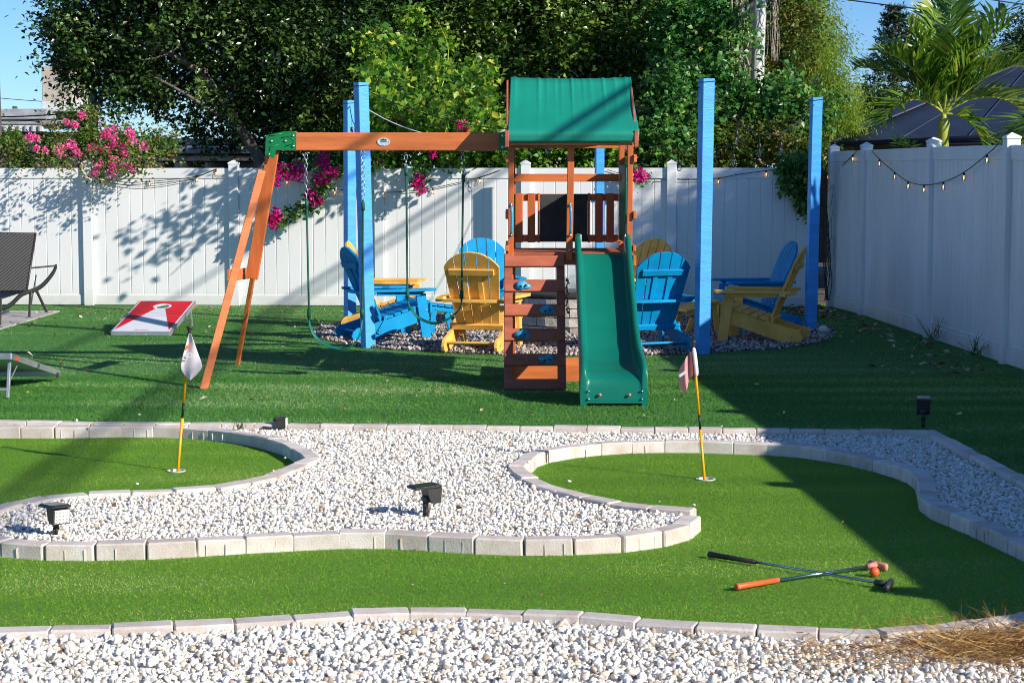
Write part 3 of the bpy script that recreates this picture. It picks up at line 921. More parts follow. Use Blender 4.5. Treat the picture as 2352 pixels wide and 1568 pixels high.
# ring holes at the top of the rails
for x in (XL + WS, XR - WS + .002):
    pts = [(x, TY - .05 + .022 * math.cos(a), 1.165 + .045 * math.sin(a)) for a in np.linspace(0, 2 * math.pi, 17)]
    MB().tube(pts, .006, 6, False).build('rail_ring', MATS['cup_white'], so, True)
# ---- swing beam
BY = 15.35
bz = 1.974
bmx0, bmx1 = AY(640, 325, BY).x, -.035
be = MB().beam((bmx0, BY, bz), (bmx1, BY, bz), .09, .150, .006, (0, 1, 0)).build('swing_beam', WH, ps)
# bracket plates at the A-frame
outl = [(609, 357), (629.5, 365), (634, 345), (680.5, 345), (680.5, 302.5), (652, 302), (611, 311)]
for yy in (BY - .056, BY + .050):
    poly = [(AY(x, y, BY - .05).x, AY(x, y, BY - .05).z) for x, y in outl]
    br_ = MB().prism(poly, .007, (0, yy, 0), (1, 0, 0), (0, 0, 1), (0, 1, 0)).build('beam_bracket', MATS['green_bracket'], ps)
    if yy < BY:
        for (x, y) in ((623, 325), (655, 324), (673, 312), (673, 336), (617.5, 355)):
            p = AY(x, y, yy - .003); bolt(p, br_, .013)
        for pts in (((646, 317), (662, 313), (675, 321), (673, 331), (655, 336)), ((619, 346), (621, 337), (640, 333)), ((618, 312), (630, 311), (648, 307))):
            MB().tube([AY(x, y, yy - .002) for x, y in pts], .004, 6).build('rib', MATS['green_bracket'], br_, True)
# tower end bracket
tb = MB().box((bmx1 - .035, BY - .05, bz), (.085, .008, .152), None, .002).build('beam_bracket', MATS['green_bracket'], ps)
for z in (-.045, .05): bolt((bmx1 - .04, BY - .058, bz + z), tb, .016)
# badge on the beam
bc = AY(881, 326, BY - .05)
ov = [(.054 * math.cos(a), .034 * math.sin(a)) for a in np.linspace(0, 2 * math.pi, 33)[:-1]]
bd = MB().prism(ov, .005, (bc.x, BY - .0505, bc.z), (1, 0, 0), (0, 0, 1), (0, 1, 0)).build('badge', MATS['badge'], be)
MB().box((bc.x, BY - .0513, bc.z + .008), (.050, .0012, .022), None, 0).build('badge_print', MATS['badge_teal'], bd)
for i in range(7):
    MB().box((bc.x - .02 + i * .0067, BY - .0513, bc.z + .021), (.004, .0012, .005), None, 0).build('badge_print', MATS['badge_teal'], bd)
for (dx, dz) in ((-.045, 0), (.045, 0), (0, .027), (0, -.027)): bolt((bc.x + dx, BY - .050, bc.z + dz), bd, .004)
def text_mesh(name, body, size, m, M, parent):
    cu = bpy.data.curves.new(name, 'FONT'); cu.body = body; cu.size = size; cu.align_x = 'CENTER'; cu.align_y = 'CENTER'; cu.extrude = .0004
    to = bpy.data.objects.new('tmp', cu); COL.objects.link(to)
    bpy.context.view_layer.update()
    me = bpy.data.meshes.new_from_object(to.evaluated_get(bpy.context.evaluated_depsgraph_get()))
    bpy.data.objects.remove(to)
    me.name = name; me.materials.clear(); me.materials.append(MATS[m]); me.transform(M)
    return link_mesh(name, me, parent)
text_mesh('badge_lettering', 'Backyard', .0125, 'trim_white', Matrix.Translation((bc.x, BY - .0525, bc.z + .006)) @ Matrix.Rotation(R(90), 4, 'X'), bd)
# A-frame legs
fo, fb = G(467, 893), G(545, 837)
apx = AY(617, 375, BY)
MB().beam(fo + Vector((0, 0, -.01)), AY(601.5, 392, BY - .16), .064, .040, .004, (1, .25, 0)).build('leg', WH, ps)
lg = MB().beam(fb + Vector((0, 0, -.01)), (bmx0 - .025, BY + .03, bz - .02), .036, .080, .004, (1, -.1, 0)).build('leg', WH, ps)
MB().beam(AY(578, 640, BY + .08), AY(627, 345, BY + .0), .030, .105, .004, (0.1, 1, 0)).build('leg_brace', WV, ps)
MB().beam(G(467, 893) * .0 + AY(524, 633, BY - .34), AY(572, 627, BY + .36), .095, .026, .004, (0, 0, 1)).build('cross_brace', WH, ps)
bolt(AY(598, 411, BY - .19), lg, .010)

# ================================================================== SWINGS
def chain(pts_a, pts_b, parent, name='chain', n=None, r=.0038, L=.046):
    a, b = Vector(pts_a), Vector(pts_b)
    n = n or max(2, int((b - a).length / (L * .78)))
    m = MB()
    s, u, d = up_frame(b - a)
    for i in range(n):
        c = a + (b - a) * ((i + .5) / n)
        ax = s if i % 2 else u
        loop = []
        hl, hw = L / 2, .0125
        for k in range(12):
            t = 2 * math.pi * k / 12
            loop.append(c + d * (hl * math.copysign(abs(math.sin(t)) ** .8, math.sin(t))) + ax * (hw * math.copysign(abs(math.cos(t)) ** .7, math.cos(t))))
        m.tube(loop + [loop[0]], r, 5, False)
    return m.build(name, MATS['metal'], parent, True)
def swing(label, xs, chain_y, rope_y, belt, free=None):
    p0 = AY(xs[0], 350, BY)
    root = empty('belt_swing', (p0.x, BY, bz - .08), label, 'swing', 'belt swings on the playset beam')
    for k, x in enumerate(xs):
        top, c2 = AY(x - 1, 350, BY), AY(x, chain_y[k], BY)
        MB().tube([top + Vector((0, 0, .01)), top + Vector((.009, 0, -.008)), top + Vector((0, 0, -.022)), top + Vector((-.009, 0, -.008)), top + Vector((0, 0, .01))], .0035, 6).build('hook', MATS['metal'], root, True)
        chain(top + Vector((0, 0, -.02)), c2, root)
        e = AY(*rope_y[k], BY)
        rp = [c2 + (e - c2) * (i / 12) for i in range(13)]
        ro = MB().tube(rp, .0085, 8).build('rope', MATS['green_rope'], root, True)
        MB().tube([c2 + Vector((0, 0, -.02)), c2 + Vector((0, 0, -.085))], .016, 10).build('rope_wrap', MATS['green_rope'], ro, True)
        MB().tube([e + Vector((0, 0, .09)), e + Vector((0, 0, .02))], .017, 10).build('rope_wrap', MATS['green_rope'], ro, True)
    pts = catmull([AY(x, y, BY) for x, y in belt], 6)
    rows = []
    for i, p in enumerate(pts):
        t = i / (len(pts) - 1); hw = .012 + .055 * min(1, 4 * t * (1 - t) * 1.6)
        rows.append([p + Vector((0, -hw, .004)), p + Vector((0, -hw * .5, -.002)), p + Vector((0, 0, -.004)), p + Vector((0, hw * .5, -.002)), p + Vector((0, hw, .004))])
    o = MB().grid(rows).build('belt_seat', MATS['green_plastic'], root, True)
    md = o.modifiers.new('thick', 'SOLIDIFY'); md.thickness = .009; md.offset = 0
    if free: chain(AY(*free[0], BY - .015), AY(*free[1], BY - .015), root)
swing('green belt swing hanging lowest, in front of the tall blue corner post', (704, 834), (455, 460), ((710, 735), (832, 733)), [(710, 735), (713, 752), (728, 778), (755, 795), (785, 801), (812, 791), (828, 764), (832, 735)])
swing('green belt swing hung higher, nearest the wooden tower', (933, 1064), (380, 395), ((936, 690), (1060, 692)), [(936, 690), (942, 706), (960, 729), (990, 742), (1020, 738), (1046, 720), (1058, 705), (1060, 692)], ((1066, 392), (1080, 440)))

# ================================================================== BLUE POSTS
def blue_post(label, base_px, top_px, w, rz, Y=None):
    b = G(*base_px) if Y is None else V2(AY(*base_px, Y).x, Y)
    t = AY(*top_px, b.y)
    root = empty('blue_post', b, label, 'post', 'blue posts round the fire pit')
    M = Matrix.Rotation(R(rz), 3, 'Z')
    lean = Vector((t.x - b.x, 0, 0))
    m = MB().box((0, 0, t.z / 2 - .02), (w, w, t.z + .04), M, .004)
    m.v = [(b.x + v[0] + lean.x * v[2] / t.z, b.y + v[1], v[2]) for v in m.v]
    m.build('timber', MATS['blue_paint'], root)
    top = Vector((t.x, b.y, t.z - .03))
    pts = [top + M @ Vector((sx * (w / 2 + .004), sy * (w / 2 + .004), .006 * sx)) for sx, sy in ((-1, -1), (1, -1), (1, 1), (-1, 1), (-1, -1))]
    MB().tube(pts, .004, 6).build('wire_wrap', MATS['cable_black'], root)
    return Vector((t.x, b.y, t.z))
BP1 = blue_post('front blue post beside the yellow-backed chairs, behind the swing', (846, 798), (829, 190), .112, 32)
BP2 = blue_post('tall blue post standing right of the slide and blue chair', (1612, 812), (1623, 181), .118, 18)
BP3 = blue_post('blue post in the shade beside the corner of the two fences', (1861, 757), (1875, 224), .112, 8)
BP4 = blue_post('blue post seen through the playset tower', (1377, 700), (1377, 270), .105, 8, 23.0)
BP5 = blue_post('rear blue post half hidden behind the front left one', (804, 741), (803, 231), .112, 32)

# ================================================================== ADIRONDACK CHAIRS
def adirondack(color, M_):
    root = empty('adirondack_chair', (0, 0, 0))
    mm = MATS[color]
    def part(b, name, parent=None, smooth=False):
        return b.build(name, mm, parent or root, smooth, True)
    for s in (-1, 1):
        # front leg
        part(MB().prism([(.052, 0), (-.050, 0), (-.118, .475), (-.012, .475)], .024, (0, s * .292 - .012, 0), (1, 0, 0), (0, 0, 1), (0, 1, 0)), 'leg')
        # side rail down to the ground behind
        rail = [(.03, .375), (.035, .215), (-.60, .012), (-.66, .0), (-.76, .0), (-.80, .02), (-.815, .055), (-.80, .10), (-.76, .135), (-.70, .145), (-.46, .215)]
        part(MB().prism(rail, .026, (0, s * .262 - .013, 0), (1, 0, 0), (0, 0, 1), (0, 1, 0)), 'side_rail')
        # arm
        arm = [(.085, -.03), (.06, -.065), (-.02, -.075), (-.30, -.055), (-.70, -.03), (-.70, .03), (-.30, .06), (-.02, .07), (.055, .06), (.085, .03)]
        part(MB().prism([(p[0], p[1] * s) for p in arm], .026, (0, s * .325, .503), (1, 0, 0), (0, 1, 0), (0, 0, 1)), 'arm')
        part(MB().prism([(-.02, .503), (-.56, .503), (-.56, .465), (-.10, .455)], .022, (0, s * .325 - .011, 0), (1, 0, 0), (0, 0, 1), (0, 1, 0)), 'arm_support')
        # folding link
        lk = []
        for k in range(9): a = math.pi * k / 8; lk.append((-.445 + .030 * math.cos(a + .6), .235 + .030 * math.sin(a + .6)))
        for k in range(9): a = math.pi + math.pi * k / 8; lk.append((-.525 + .030 * math.cos(a + .6), .105 + .030 * math.sin(a + .6)))
        l_ = part(MB().prism(lk, .016, (0, s * .284 - .008, 0), (1, 0, 0), (0, 0, 1), (0, 1, 0)), 'folding_link')
        for (x, z) in ((-.445, .235), (-.525, .105), (-.70, .07), (-.005, .30)):
            q = Matrix.Rotation(R(90) * s * -1, 3, 'X')
            yy = .294 if x < -.4 and x > -.6 else (.276 if x < -.6 else .305)
            MB().lathe((x, s * yy, z), [(.009, 0), (.008, .004), (.003, .006)], 8, q).build('bolt', MATS['bolt'], root, True, True)
    # seat slats
    sl = math.atan2(.375 - .215, .49)
    for i in range(6):
        x = .008 - i * .083
        z = .388 + (x - .03) * math.tan(sl)
        part(MB().box((x, 0, z), (.074, .60, .022), Matrix.Rotation(-sl, 3, 'Y'), .004), 'seat_slat')
    part(MB().box((.048, 0, .325), (.022, .60, .10), None, .004), 'front_apron')
    part(MB().box((-.70, 0, .085), (.07, .50, .022), Matrix.Rotation(R(15), 3, 'Y'), .004), 'rear_stretcher')
    # back, reclined
    A = R(23)
    bo = Vector((-.455, 0, .205)); bx = Vector((0, 1, 0)); bz_ = Vector((-math.sin(A), 0, math.cos(A))); bn = Vector((-math.cos(A), 0, -math.sin(A)))
    n = 5
    for i in range(n):
        def edge(u, t):      # u in [-1,1] across, t along
            return u * (.215 + (.295 - .215) * t / .82)
        u0, u1 = -1 + 2 * i / n, -1 + 2 * (i + 1) / n
        g = .006
        def top(u): return .825 - .155 * abs(u) ** 2.2
        poly = [(edge(u0, 0) + g, 0), (edge(u1, 0) - g, 0)]
        for k in range(5):
            u = u1 + (u0 - u1) * k / 4; t = top(u)
            poly.append((edge(u, t) + (g if k == 4 else -g if k == 0 else 0), t))
        part(MB().prism(poly, .022, bo, bx, bz_, bn), 'back_slat')
    for (t, hw, h, dz) in ((.04, .262, .055, .0), (.625, .225, .062, 0)):
        m = MB().box((0, 0, 0), (2 * hw, h, .028), None, .004)
        m.v = [tuple(bo + bx * v[0] + bz_ * (t + v[1]) + bn * (.037 + v[2])) for v in m.v]
        part(m, 'back_brace')
    # curved arm-level brace
    poly = []
    for k in range(13): u = -1 + k / 6; poly.append((u * .385, .05 * (1 - u * u)))
    for k in range(13): u = 1 - k / 6; poly.append((u * .385, .05 * (1 - u * u) + .06))
    z0 = .475; xb = bo.x - math.tan(A) * (z0 - bo.z) - .02
    part(MB().prism(poly, .028, (xb + .0, 0, z0), (0, 1, 0), (-1, 0, 0), (0, 0, 1)), 'arm_brace')
    for u in (-.075, .075):
        m = MB().box((0, 0, 0), (.05, .32, .014), None, .003)
        m.v = [tuple(bo + bx * (v[0] + u) + bz_ * (.45 + v[1]) + bn * (.029 + v[2])) for v in m.v]
        part(m, 'back_batten')
    # cup holder ring on one arm
    cr = [(-.07 + .048 * math.cos(a), .235 + .048 * math.sin(a), .49) for a in np.linspace(0, 2 * math.pi, 17)]
    part(MB().tube(cr, .009, 6, False), 'cup_ring', None, True)
    return root
proto = {'b': adirondack('chair_blue', None), 'y': adirondack('chair_yellow', None)}
used = {'b': False, 'y': False}
CH = [  # colour, x, y, facing angle, label
    ('b', -1.01, 19.19, 25, 'blue adirondack chair in profile right behind the front left blue post'),
    ('y', -1.07, 20.50, -5, 'yellow adirondack chair mostly hidden behind the blue one in profile'),
    ('y', -.20, 18.16, 75, 'yellow adirondack chair seen squarely from behind, left of the climbing wall'),
    ('b', -.22, 20.95, 281, 'bright blue adirondack chair facing the viewer behind the yellow chair back'),
    ('y', 1.15, 20.95, 226, 'yellow adirondack chair facing the viewer behind the slide and blue chair'),
    ('b', 1.21, 18.13, 109, 'blue adirondack chair seen from behind between slide and tall blue post'),
    ('b', 2.40, 20.50, 190, 'shaded blue adirondack chair behind the yellow one in profile'),
    ('y', 2.235, 18.90, 163, 'shaded yellow adirondack chair in profile, nearest the right fence'),
]
for c, x, y, a, lab in CH:
    o = proto[c] if not used[c] else copy_tree(proto[c])
    used[c] = True
    o.location = (x, y, .012); o.rotation_euler = (0, 0, R(a))
    tag(o, lab, 'chair', 'adirondack chairs round the fire pit')

# footrests
def footrest(color, label, loc, rz, tilt):
    root = empty('footrest', loc, label, 'footrest', 'slatted footrests by the fire pit', R(rz))
    mm = MATS[color]
    Mt = Matrix.Rotation(R(tilt), 3, 'Y')
    for i in range(5):
        p = Mt @ Vector((-.16 + i * .08, 0, 0))
        MB().box((p.x, 0, .30 + p.z), (.072, .46, .022), Mt, .004).build('slat', mm, root, False, True)
    for s in (-1, 1):
        a, b = Mt @ Vector((-.2, 0, -.03)), Mt @ Vector((.2, 0, -.03))
        MB().beam((a.x, s * .2, .30 + a.z), (b.x, s * .2, .30 + b.z), .024, .06, .003, (0, 1, 0)).build('side_rail', mm, root, False, True)
        MB().beam((b.x - .05, s * .2, .28 + b.z), (b.x - .02, s * .2, .01), .024, .06, .003, (0, 1, 0)).build('leg', mm, root, False, True)
        MB().beam((a.x + .08, s * .2, .26 + a.z), (a.x + .02, s * .2, .01), .024, .06, .003, (0, 1, 0)).build('leg', mm, root, False, True)
footrest('chair_blue', 'small blue slatted footrest beside the yellow chair back', (-.76, 19.75, .01), 200, -8)
footrest('chair_yellow', 'yellow slatted footrest tilted beside the tall right blue post', (2.0, 19.9, .0), 15, -16)

# ================================================================== FIRE PIT
fp = empty('fire_pit', (PIT.x, PIT.y, 0), 'round pale stone fire pit behind the climbing wall and slide', 'fire pit')
fr_ = .62
for c in range(4):
    nst = 15
    for k in range(nst):
        a0 = 2 * math.pi * (k + .5 * (c % 2)) / nst; a1 = a0 + 2 * math.pi / nst * .965
        b = MB()
        ro, ri = fr_ + random.uniform(-.012, .014), fr_ - .16
        z0, z1 = c * .098 + .004, c * .098 + .094 + random.uniform(-.004, .002)
        vs = []
        for z in (z0, z1):
            for a in (a0, (a0 + a1) / 2, a1):
                rr_ = ro + random.uniform(-.01, .01) + (.012 if a not in (a0, a1) else 0)
                vs.append((PIT.x + rr_ * math.cos(a), PIT.y + rr_ * math.sin(a), z))
            for a in (a1, a0): vs.append((PIT.x + ri * math.cos(a), PIT.y + ri * math.sin(a), z))
        b.add(vs, [(4, 3, 2, 1, 0), (5, 6, 7, 8, 9)] + [(i, (i + 1) % 5, (i + 1) % 5 + 5, i + 5) for i in range(5)])
        b.build('stone', MATS['pit_stone'], fp)
MB().lathe((PIT.x, PIT.y, 0), [(.60, .395), (.62, .42), (.60, .44), (.2, .452), (.01, .453)], 32).build('lid', MATS['dark_metal'], fp, True)
# ================================================================== SMALL YARD THINGS
# ---- cornhole boards
def cornhole(label, fl, fr, nl, nr, zf, zn, red):
    """corner points of the playing face on the ground plan (far = raised end)"""
    root = empty('cornhole_board', (nl + nr) / 2, label, 'game board', 'cornhole boards')
    def pt(u, v, dz=0.0):     # u across 0..1, v along 0 (low end)..1 (raised end)
        a = nl + (nr - nl) * u; b = fl + (fr - fl) * u
        p = a + (b - a) * v
        return Vector((p.x, p.y, zn + (zf - zn) * v + dz))
    hc, hr = (.5, .81), .075
    Lu, Lv = (nr - nl).length, ((fl - nl).length ** 2 + (zf - zn) ** 2) ** .5
    N = 28
    hole = lambda r_, dz: [pt(hc[0] + r_ * math.cos(a) / Lu, hc[1] + r_ * math.sin(a) / Lv, dz) for a in np.linspace(0, 2 * math.pi, N + 1)[:-1]]
    def face(name, outer, holes, dz, m, thick):
        loops = [[Vector((u, v, 0)) for u, v in outer]] + [[Vector((u, v, 0)) for u, v in h] for h in holes]
        tris = tessellate_polygon(loops)
        fl_ = [p for lp in loops for p in lp]
        n = len(fl_)
        vs = [pt(p.x, p.y, dz) for p in fl_] + [pt(p.x, p.y, dz - thick) for p in fl_]
        fs = [tuple(t) for t in tris] + [tuple(i + n for i in t[::-1]) for t in tris]
        k = 0
        for lp in loops:
            for i in range(len(lp)):
                a, b = k + i, k + (i + 1) % len(lp); fs.append((a, b, b + n, a + n))
            k += len(lp)
        return MB().add(vs, fs).build(name, MATS[m], root)
    huv = lambda r_: [(hc[0] + r_ * math.cos(a) / Lu, hc[1] + r_ * math.sin(a) / Lv) for a in np.linspace(0, 2 * math.pi, N + 1)[:-1]]
    pf = face('playing_face', [(0, 0), (1, 0), (1, 1), (0, 1)], [huv(hr)], 0, 'board_white', .012)
    # printed colour fields, thin sheets just proud of the face
    e = .035
    if red:
        ring_o = huv(hr + .03)
        half = [p for p in ring_o if p[0] <= hc[0] + 1e-6]
        lf = sorted([p for p in ring_o if p[0] < hc[0] - .055 / Lu], key=lambda p: -p[1])
        rg = sorted([p for p in ring_o if p[0] > hc[0] + .055 / Lu], key=lambda p: p[1])
        tp = sorted([p for p in ring_o if abs(p[0] - hc[0]) <= .055 / Lu + 1e-9 and p[1] > hc[1]], key=lambda p: p[0])
        outer = [(e, e), ] + [(hc[0] - .055 / Lu, hc[1] - (hr + .015) / Lv)] + lf[::-1] + tp + rg[::-1] + [(hc[0] + .055 / Lu, hc[1] - (hr + .015) / Lv), (1 - e, e), (1 - e, 1 - e * .5), (e, 1 - e * .5)]
        pr_ = face('print', outer, [], .0022, 'board_red', .0012)
    # aluminium frame
    for name, a, b in (('frame_side', (0, 0), (0, 1)), ('frame_side', (1, 0), (1, 1)), ('frame_side', (0, 0), (1, 0)), ('frame_side', (0, 1), (1, 1))):
        A, B = pt(*a, -.024), pt(*b, -.024)
        MB().beam(A, B, .016, .048, .002, Vector((B - A)).cross(Vector((0, 0, 1)))).build(name, MATS['aluminium'], root)
    # seam of the folding halves, hinges
    for v in (.5,):
        MB().beam(pt(0, v, .003), pt(1, v, .003), .008, .002, 0, (0, 1, 0)).build('fold_seam', MATS['aluminium'], root)
    for u in (-.02, 1.02):
        MB().box(pt(u, .5, -.03), (.018, .06, .03), None, .003).build('hinge', MATS['metal'], root)
        MB().box(pt(u, .9, -.03), (.018, .04, .03), None, .003).build('latch', MATS['orange'], root)
        MB().box(pt(u, .08, -.05), (.022, .035, .04), None, .003).build('handle', MATS['dark_metal'], root)
    # legs at the raised end
    for u in (.06, .94):
        t = pt(u, .93, -.06); b = pt(u, .98, 0); b.z = .004
        MB().beam(t, b, .022, .03, .002, (1, 0, 0)).build('leg', MATS['aluminium'], root)
        MB().tube([t + (b - t) * .6, pt(u, .78, -.06)], .005, 6).build('strut', MATS['aluminium'], root)
    t, b = pt(.06, .97, 0), pt(.94, .97, 0); t.z = b.z = .07
    MB().beam(t, b, .02, .03, .002, (0, 0, 1)).build('leg_bar', MATS['aluminium'], root)
    return root, pt
cb, cpt = cornhole('red and white cornhole board lying before the back fence', V2(-4.21, 20.62), V2(-3.57, 20.58), V2(-4.28, 19.46), V2(-3.64, 19.40), .300, .052, True)
c0 = cpt(.5, .03, .004); ux = (cpt(1, .03) - cpt(0, .03)).normalized(); uy = (cpt(.5, 1) - cpt(.5, 0)).normalized(); uz = ux.cross(uy)
text_mesh('lettering', 'uBarPoosts', .036, 'board_red', Matrix.Translation(c0) @ Matrix((ux, uy, uz)).transposed().to_4x4(), cb)
p_hi, p_lo = G(27, 916), G(135, 876)
cornhole('grey-framed cornhole board seen from its raised end at the left edge', V2(p_hi.x - .62, p_hi.y - .02), V2(p_hi.x, p_hi.y), V2(p_lo.x - .62, p_lo.y - .0), V2(p_lo.x, p_lo.y + .03), .35, .09, False)

# ---- golf cups, flags
def cup(label, c):
    root = empty('golf_cup', (c.x, c.y, ZG), label, 'golf cup', 'golf cups')
    m = MB()
    prof = [(.054, -.10), (.054, .003), (.0565, .004), (.0565, .007), (.0495, .007), (.0495, -.095), (.002, -.095)]
    n = 28
    vs, fs = [], []
    for r_, z in prof:
        for k in range(n): vs.append((c.x + r_ * math.cos(2 * math.pi * k / n), c.y + r_ * math.sin(2 * math.pi * k / n), ZG + z))
    for i in range(len(prof) - 1):
        for k in range(n):
            a, b = i * n + k, i * n + (k + 1) % n; fs.append((a, b, b + n, a + n))
    m.add(vs, fs).build('liner', MATS['cup_white'], root, False)
cup('white cup of the left yellow flag pole', CUP_L)
cup('white cup of the right yellow flag pole', CUP_R)
def cloth(rows, name, m, parent, th=.003):
    o = MB().grid(rows).build(name, MATS[m], parent, True)
    md = o.modifiers.new('thick', 'SOLIDIFY'); md.thickness = th; md.offset = 0
    md2 = o.modifiers.new('sub', 'SUBSURF'); md2.levels = 1; md2.render_levels = 2
    return o
def pole(root, base, top):
    d = top - base
    segs = [(0, .43, 'pole_yellow'), (.43, .525, 'rubber_black'), (.525, .95, 'pole_yellow')]
    for a, b, m in segs:
        MB().tube([base + d * a, base + d * b], .0085 if a < .4 else .0075, 10).build('pole_section', MATS[m], root, True)
    q = d.to_track_quat('Z', 'Y').to_matrix()
    MB().lathe(base + d * .945, [(.011, 0), (.010, .025), (.013, .038), (.019, .048), (.019, .056), (.004, .058)], 12, q).build('cap', MATS['solar_body'], root, True)
fl = empty('golf_flag', CUP_L, 'faded white diamond-hanging flag on the left yellow and black pole', 'flag', 'golf flags')
bL = Vector((CUP_L.x, CUP_L.y, ZG - .09)); tL = AY(436, 751, CUP_L.y + .02); bL = bL + (tL - bL) * 0.0
pole(fl, bL, tL)
Yf = CUP_L.y
# hanging diamond: rows from top to bottom
LE = [(434, 765), (429, 783), (424, 800), (418, 822), (413, 846), (421, 858), (435, 873)]
RE = [(438.5, 765), (446, 785), (452, 803), (460, 824), (468, 842), (456, 856), (437, 874)]
rows = []
for k, (l, r_) in enumerate(zip(LE, RE)):
    row = []
    for i in range(7):
        u = i / 6
        x = l[0] + (r_[0] - l[0]) * u; y = l[1] + (r_[1] - l[1]) * u
        dy = .010 * math.sin(u * 4.5 + .4 * k) + .006 * math.sin(u * 9) * (k / 6) - .018
        row.append(AY(x, y, Yf + dy))
    rows.append(row)
fo_ = cloth(rows, 'flag_cloth', 'flag_white', fl)
def print_patch(px, Y, m, parent, n=.0):
    vs = [AY(x, y, Y) for x, y in px]
    b = MB().add(vs + [v + Vector((0, .002, 0)) for v in vs], [tuple(range(len(vs)))] + [tuple(range(2 * len(vs) - 1, len(vs) - 1, -1))])
    return b.build('print', MATS[m], parent)
print_patch([(427, 794), (441, 789), (436, 796), (428, 803), (423, 806)], Yf - .037, 'flag_print', fo_)
for (cx, cy_, r1, r2) in ((425.5, 821, 6.5, 3.2), (436, 815, 6, 3.0)):
    o_ = [(cx + r1 * math.cos(a), cy_ + r1 * math.sin(a)) for a in np.linspace(0, 2 * math.pi, 17)]
    i_ = [(cx + r2 * math.cos(a), cy_ + r2 * math.sin(a)) for a in np.linspace(0, 2 * math.pi, 17)]
    MB().grid([[AY(x, y, Yf - .040) for x, y in o_], [AY(x, y, Yf - .040) for x, y in i_]]).build('print', MATS['flag_grey'], fo_)
f2 = empty('golf_flag', CUP_R, 'folded pinkish flag with white sleeve on the right yellow and black pole', 'flag', 'golf flags')
bR = Vector((CUP_R.x, CUP_R.y, ZG - .09)); tR = AY(1592, 785, CUP_R.y + .03)
pole(f2, bR, tR)
Yr = CUP_R.y + .02
sl_ = [[AY(1588.5, 797, Yr - .004), AY(1593, 796.5, Yr - .014), AY(1598.5, 796, Yr - .002)], [AY(1592, 830, Yr - .004), AY(1597, 830, Yr - .014), AY(1602.5, 830, Yr - .002)], [AY(1596.5, 866.5, Yr - .004), AY(1601, 865.5, Yr - .014), AY(1606, 863, Yr - .002)]]
cloth(sl_, 'sleeve', 'flag_white', f2)
A_ = [(1588, 800), (1590, 822), (1592, 844), (1595, 866)]
B_ = [(1582, 812), (1581, 830), (1581, 848), (1581.5, 867)]
C_ = [(1577, 817), (1577, 840), (1577, 868), (1580, 893)]
D_ = [(1569, 834), (1566, 852), (1570, 884), (1574, 905)]
E_ = [(1560, 846), (1557.5, 862), (1559, 884), (1572, 908)]
rows = [[AY(*p, Yr + dy) for p in row] for row, dy in ((A_, 0), (B_, .05), (C_, -.02), (D_, .0), (E_, .035))]
fc2 = cloth(rows, 'flag_cloth', 'flag_pink', f2)
print_patch([(1560, 860), (1575, 850), (1576, 857), (1561, 867)], Yr - .03, 'flag_grey', fc2)

# ---- putters, ball
def putter(label, g0, g1, s1, head, hcol, gcol, scol, hz):
    z = ZG + .020
    a, b, c = G(*g0, z), G(*g1, z), G(*s1, z + .004)
    root = empty('putter', a, label, 'putter', 'putters crossed on the green')
    d = (b - a).normalized()
    MB().tube([a - d * .004, a, a + (b - a) * .2, b], [.011, .0145, .0130, .0105], 12).build('grip', MATS[gcol], root, True)
    MB().tube([b, c], .0058, 10).build('shaft', MATS['shaft_steel'], root, True)
    for t in (.03, .94): MB().tube([a + (b - a) * t, a + (b - a) * (t + .015)], .0149 if t < .5 else .0118, 12).build('grip_band', MATS[scol], root, True)
    d2 = (c - b).normalized()
    hs = MB().tube([c - d2 * .02, c + d2 * .03], [.012, .016], 10).build('hosel', MATS[hcol], root, True)
    pts = [G(x, y, z) for x, y in head]
    f = (pts[1] - pts[0])
    mid = c + d2 * .046
    s_ = f.normalized(); u_ = Vector((0, 0, 1)); n_ = s_.cross(u_)
    M = Matrix((s_, n_, u_)).transposed()
    hd = MB().box((mid.x, mid.y, ZG + hz / 2 + .004), (f.length, .024, hz), M, .007).build('head', MATS[hcol], root, True)
    return root
putter('putter with black grip and black head lying on the green', (1629, 1272), (1736, 1290), (2020, 1338), ((2046, 1354), (2058, 1338)), 'solar_body', 'rubber_black', 'rubber_black', .034)
putter('putter with orange grip and faded orange head crossed over the other', (1692, 1347), (1788, 1331), (1999, 1299), ((1998, 1293), (2040, 1303)), 'orange_faded', 'orange', 'orange_faded', .034)
gb_ = G(2008, 1325, ZG)
bm = bmesh.new(); bmesh.ops.create_icosphere(bm, subdivisions=4, radius=.0225)
for v in bm.verts:
    if (hash((round(v.co.x * 4e2), round(v.co.y * 4e2), round(v.co.z * 4e2))) % 3) == 0: v.co *= .988
me = bpy.data.meshes.new('golf_ball'); bm.to_mesh(me); bm.free(); me.materials.append(MATS['ball_orange'])
me.polygons.foreach_set('use_smooth', [True] * len(me.polygons))
o = link_mesh('golf_ball', me); o.location = (gb_.x, gb_.y, ZG + .024)
tag(o, 'orange golf ball on the green beside the crossed putters', 'golf ball')
bm = bmesh.new(); bmesh.ops.create_icosphere(bm, subdivisions=3, radius=.05)
for v in bm.verts: v.co *= 1 + .02 * math.sin(v.co.z * 120)
me = bpy.data.meshes.new('play_ball'); bm.to_mesh(me); bm.free(); me.materials.append(MATS['ball_white'])
me.polygons.foreach_set('use_smooth', [True] * len(me.polygons))
o = link_mesh('play_ball', me); p = G(1890, 768); o.location = (p.x, p.y, .052)
tag(o, 'small whitish ball at the pebble bed edge by the shaded blue post', 'ball')

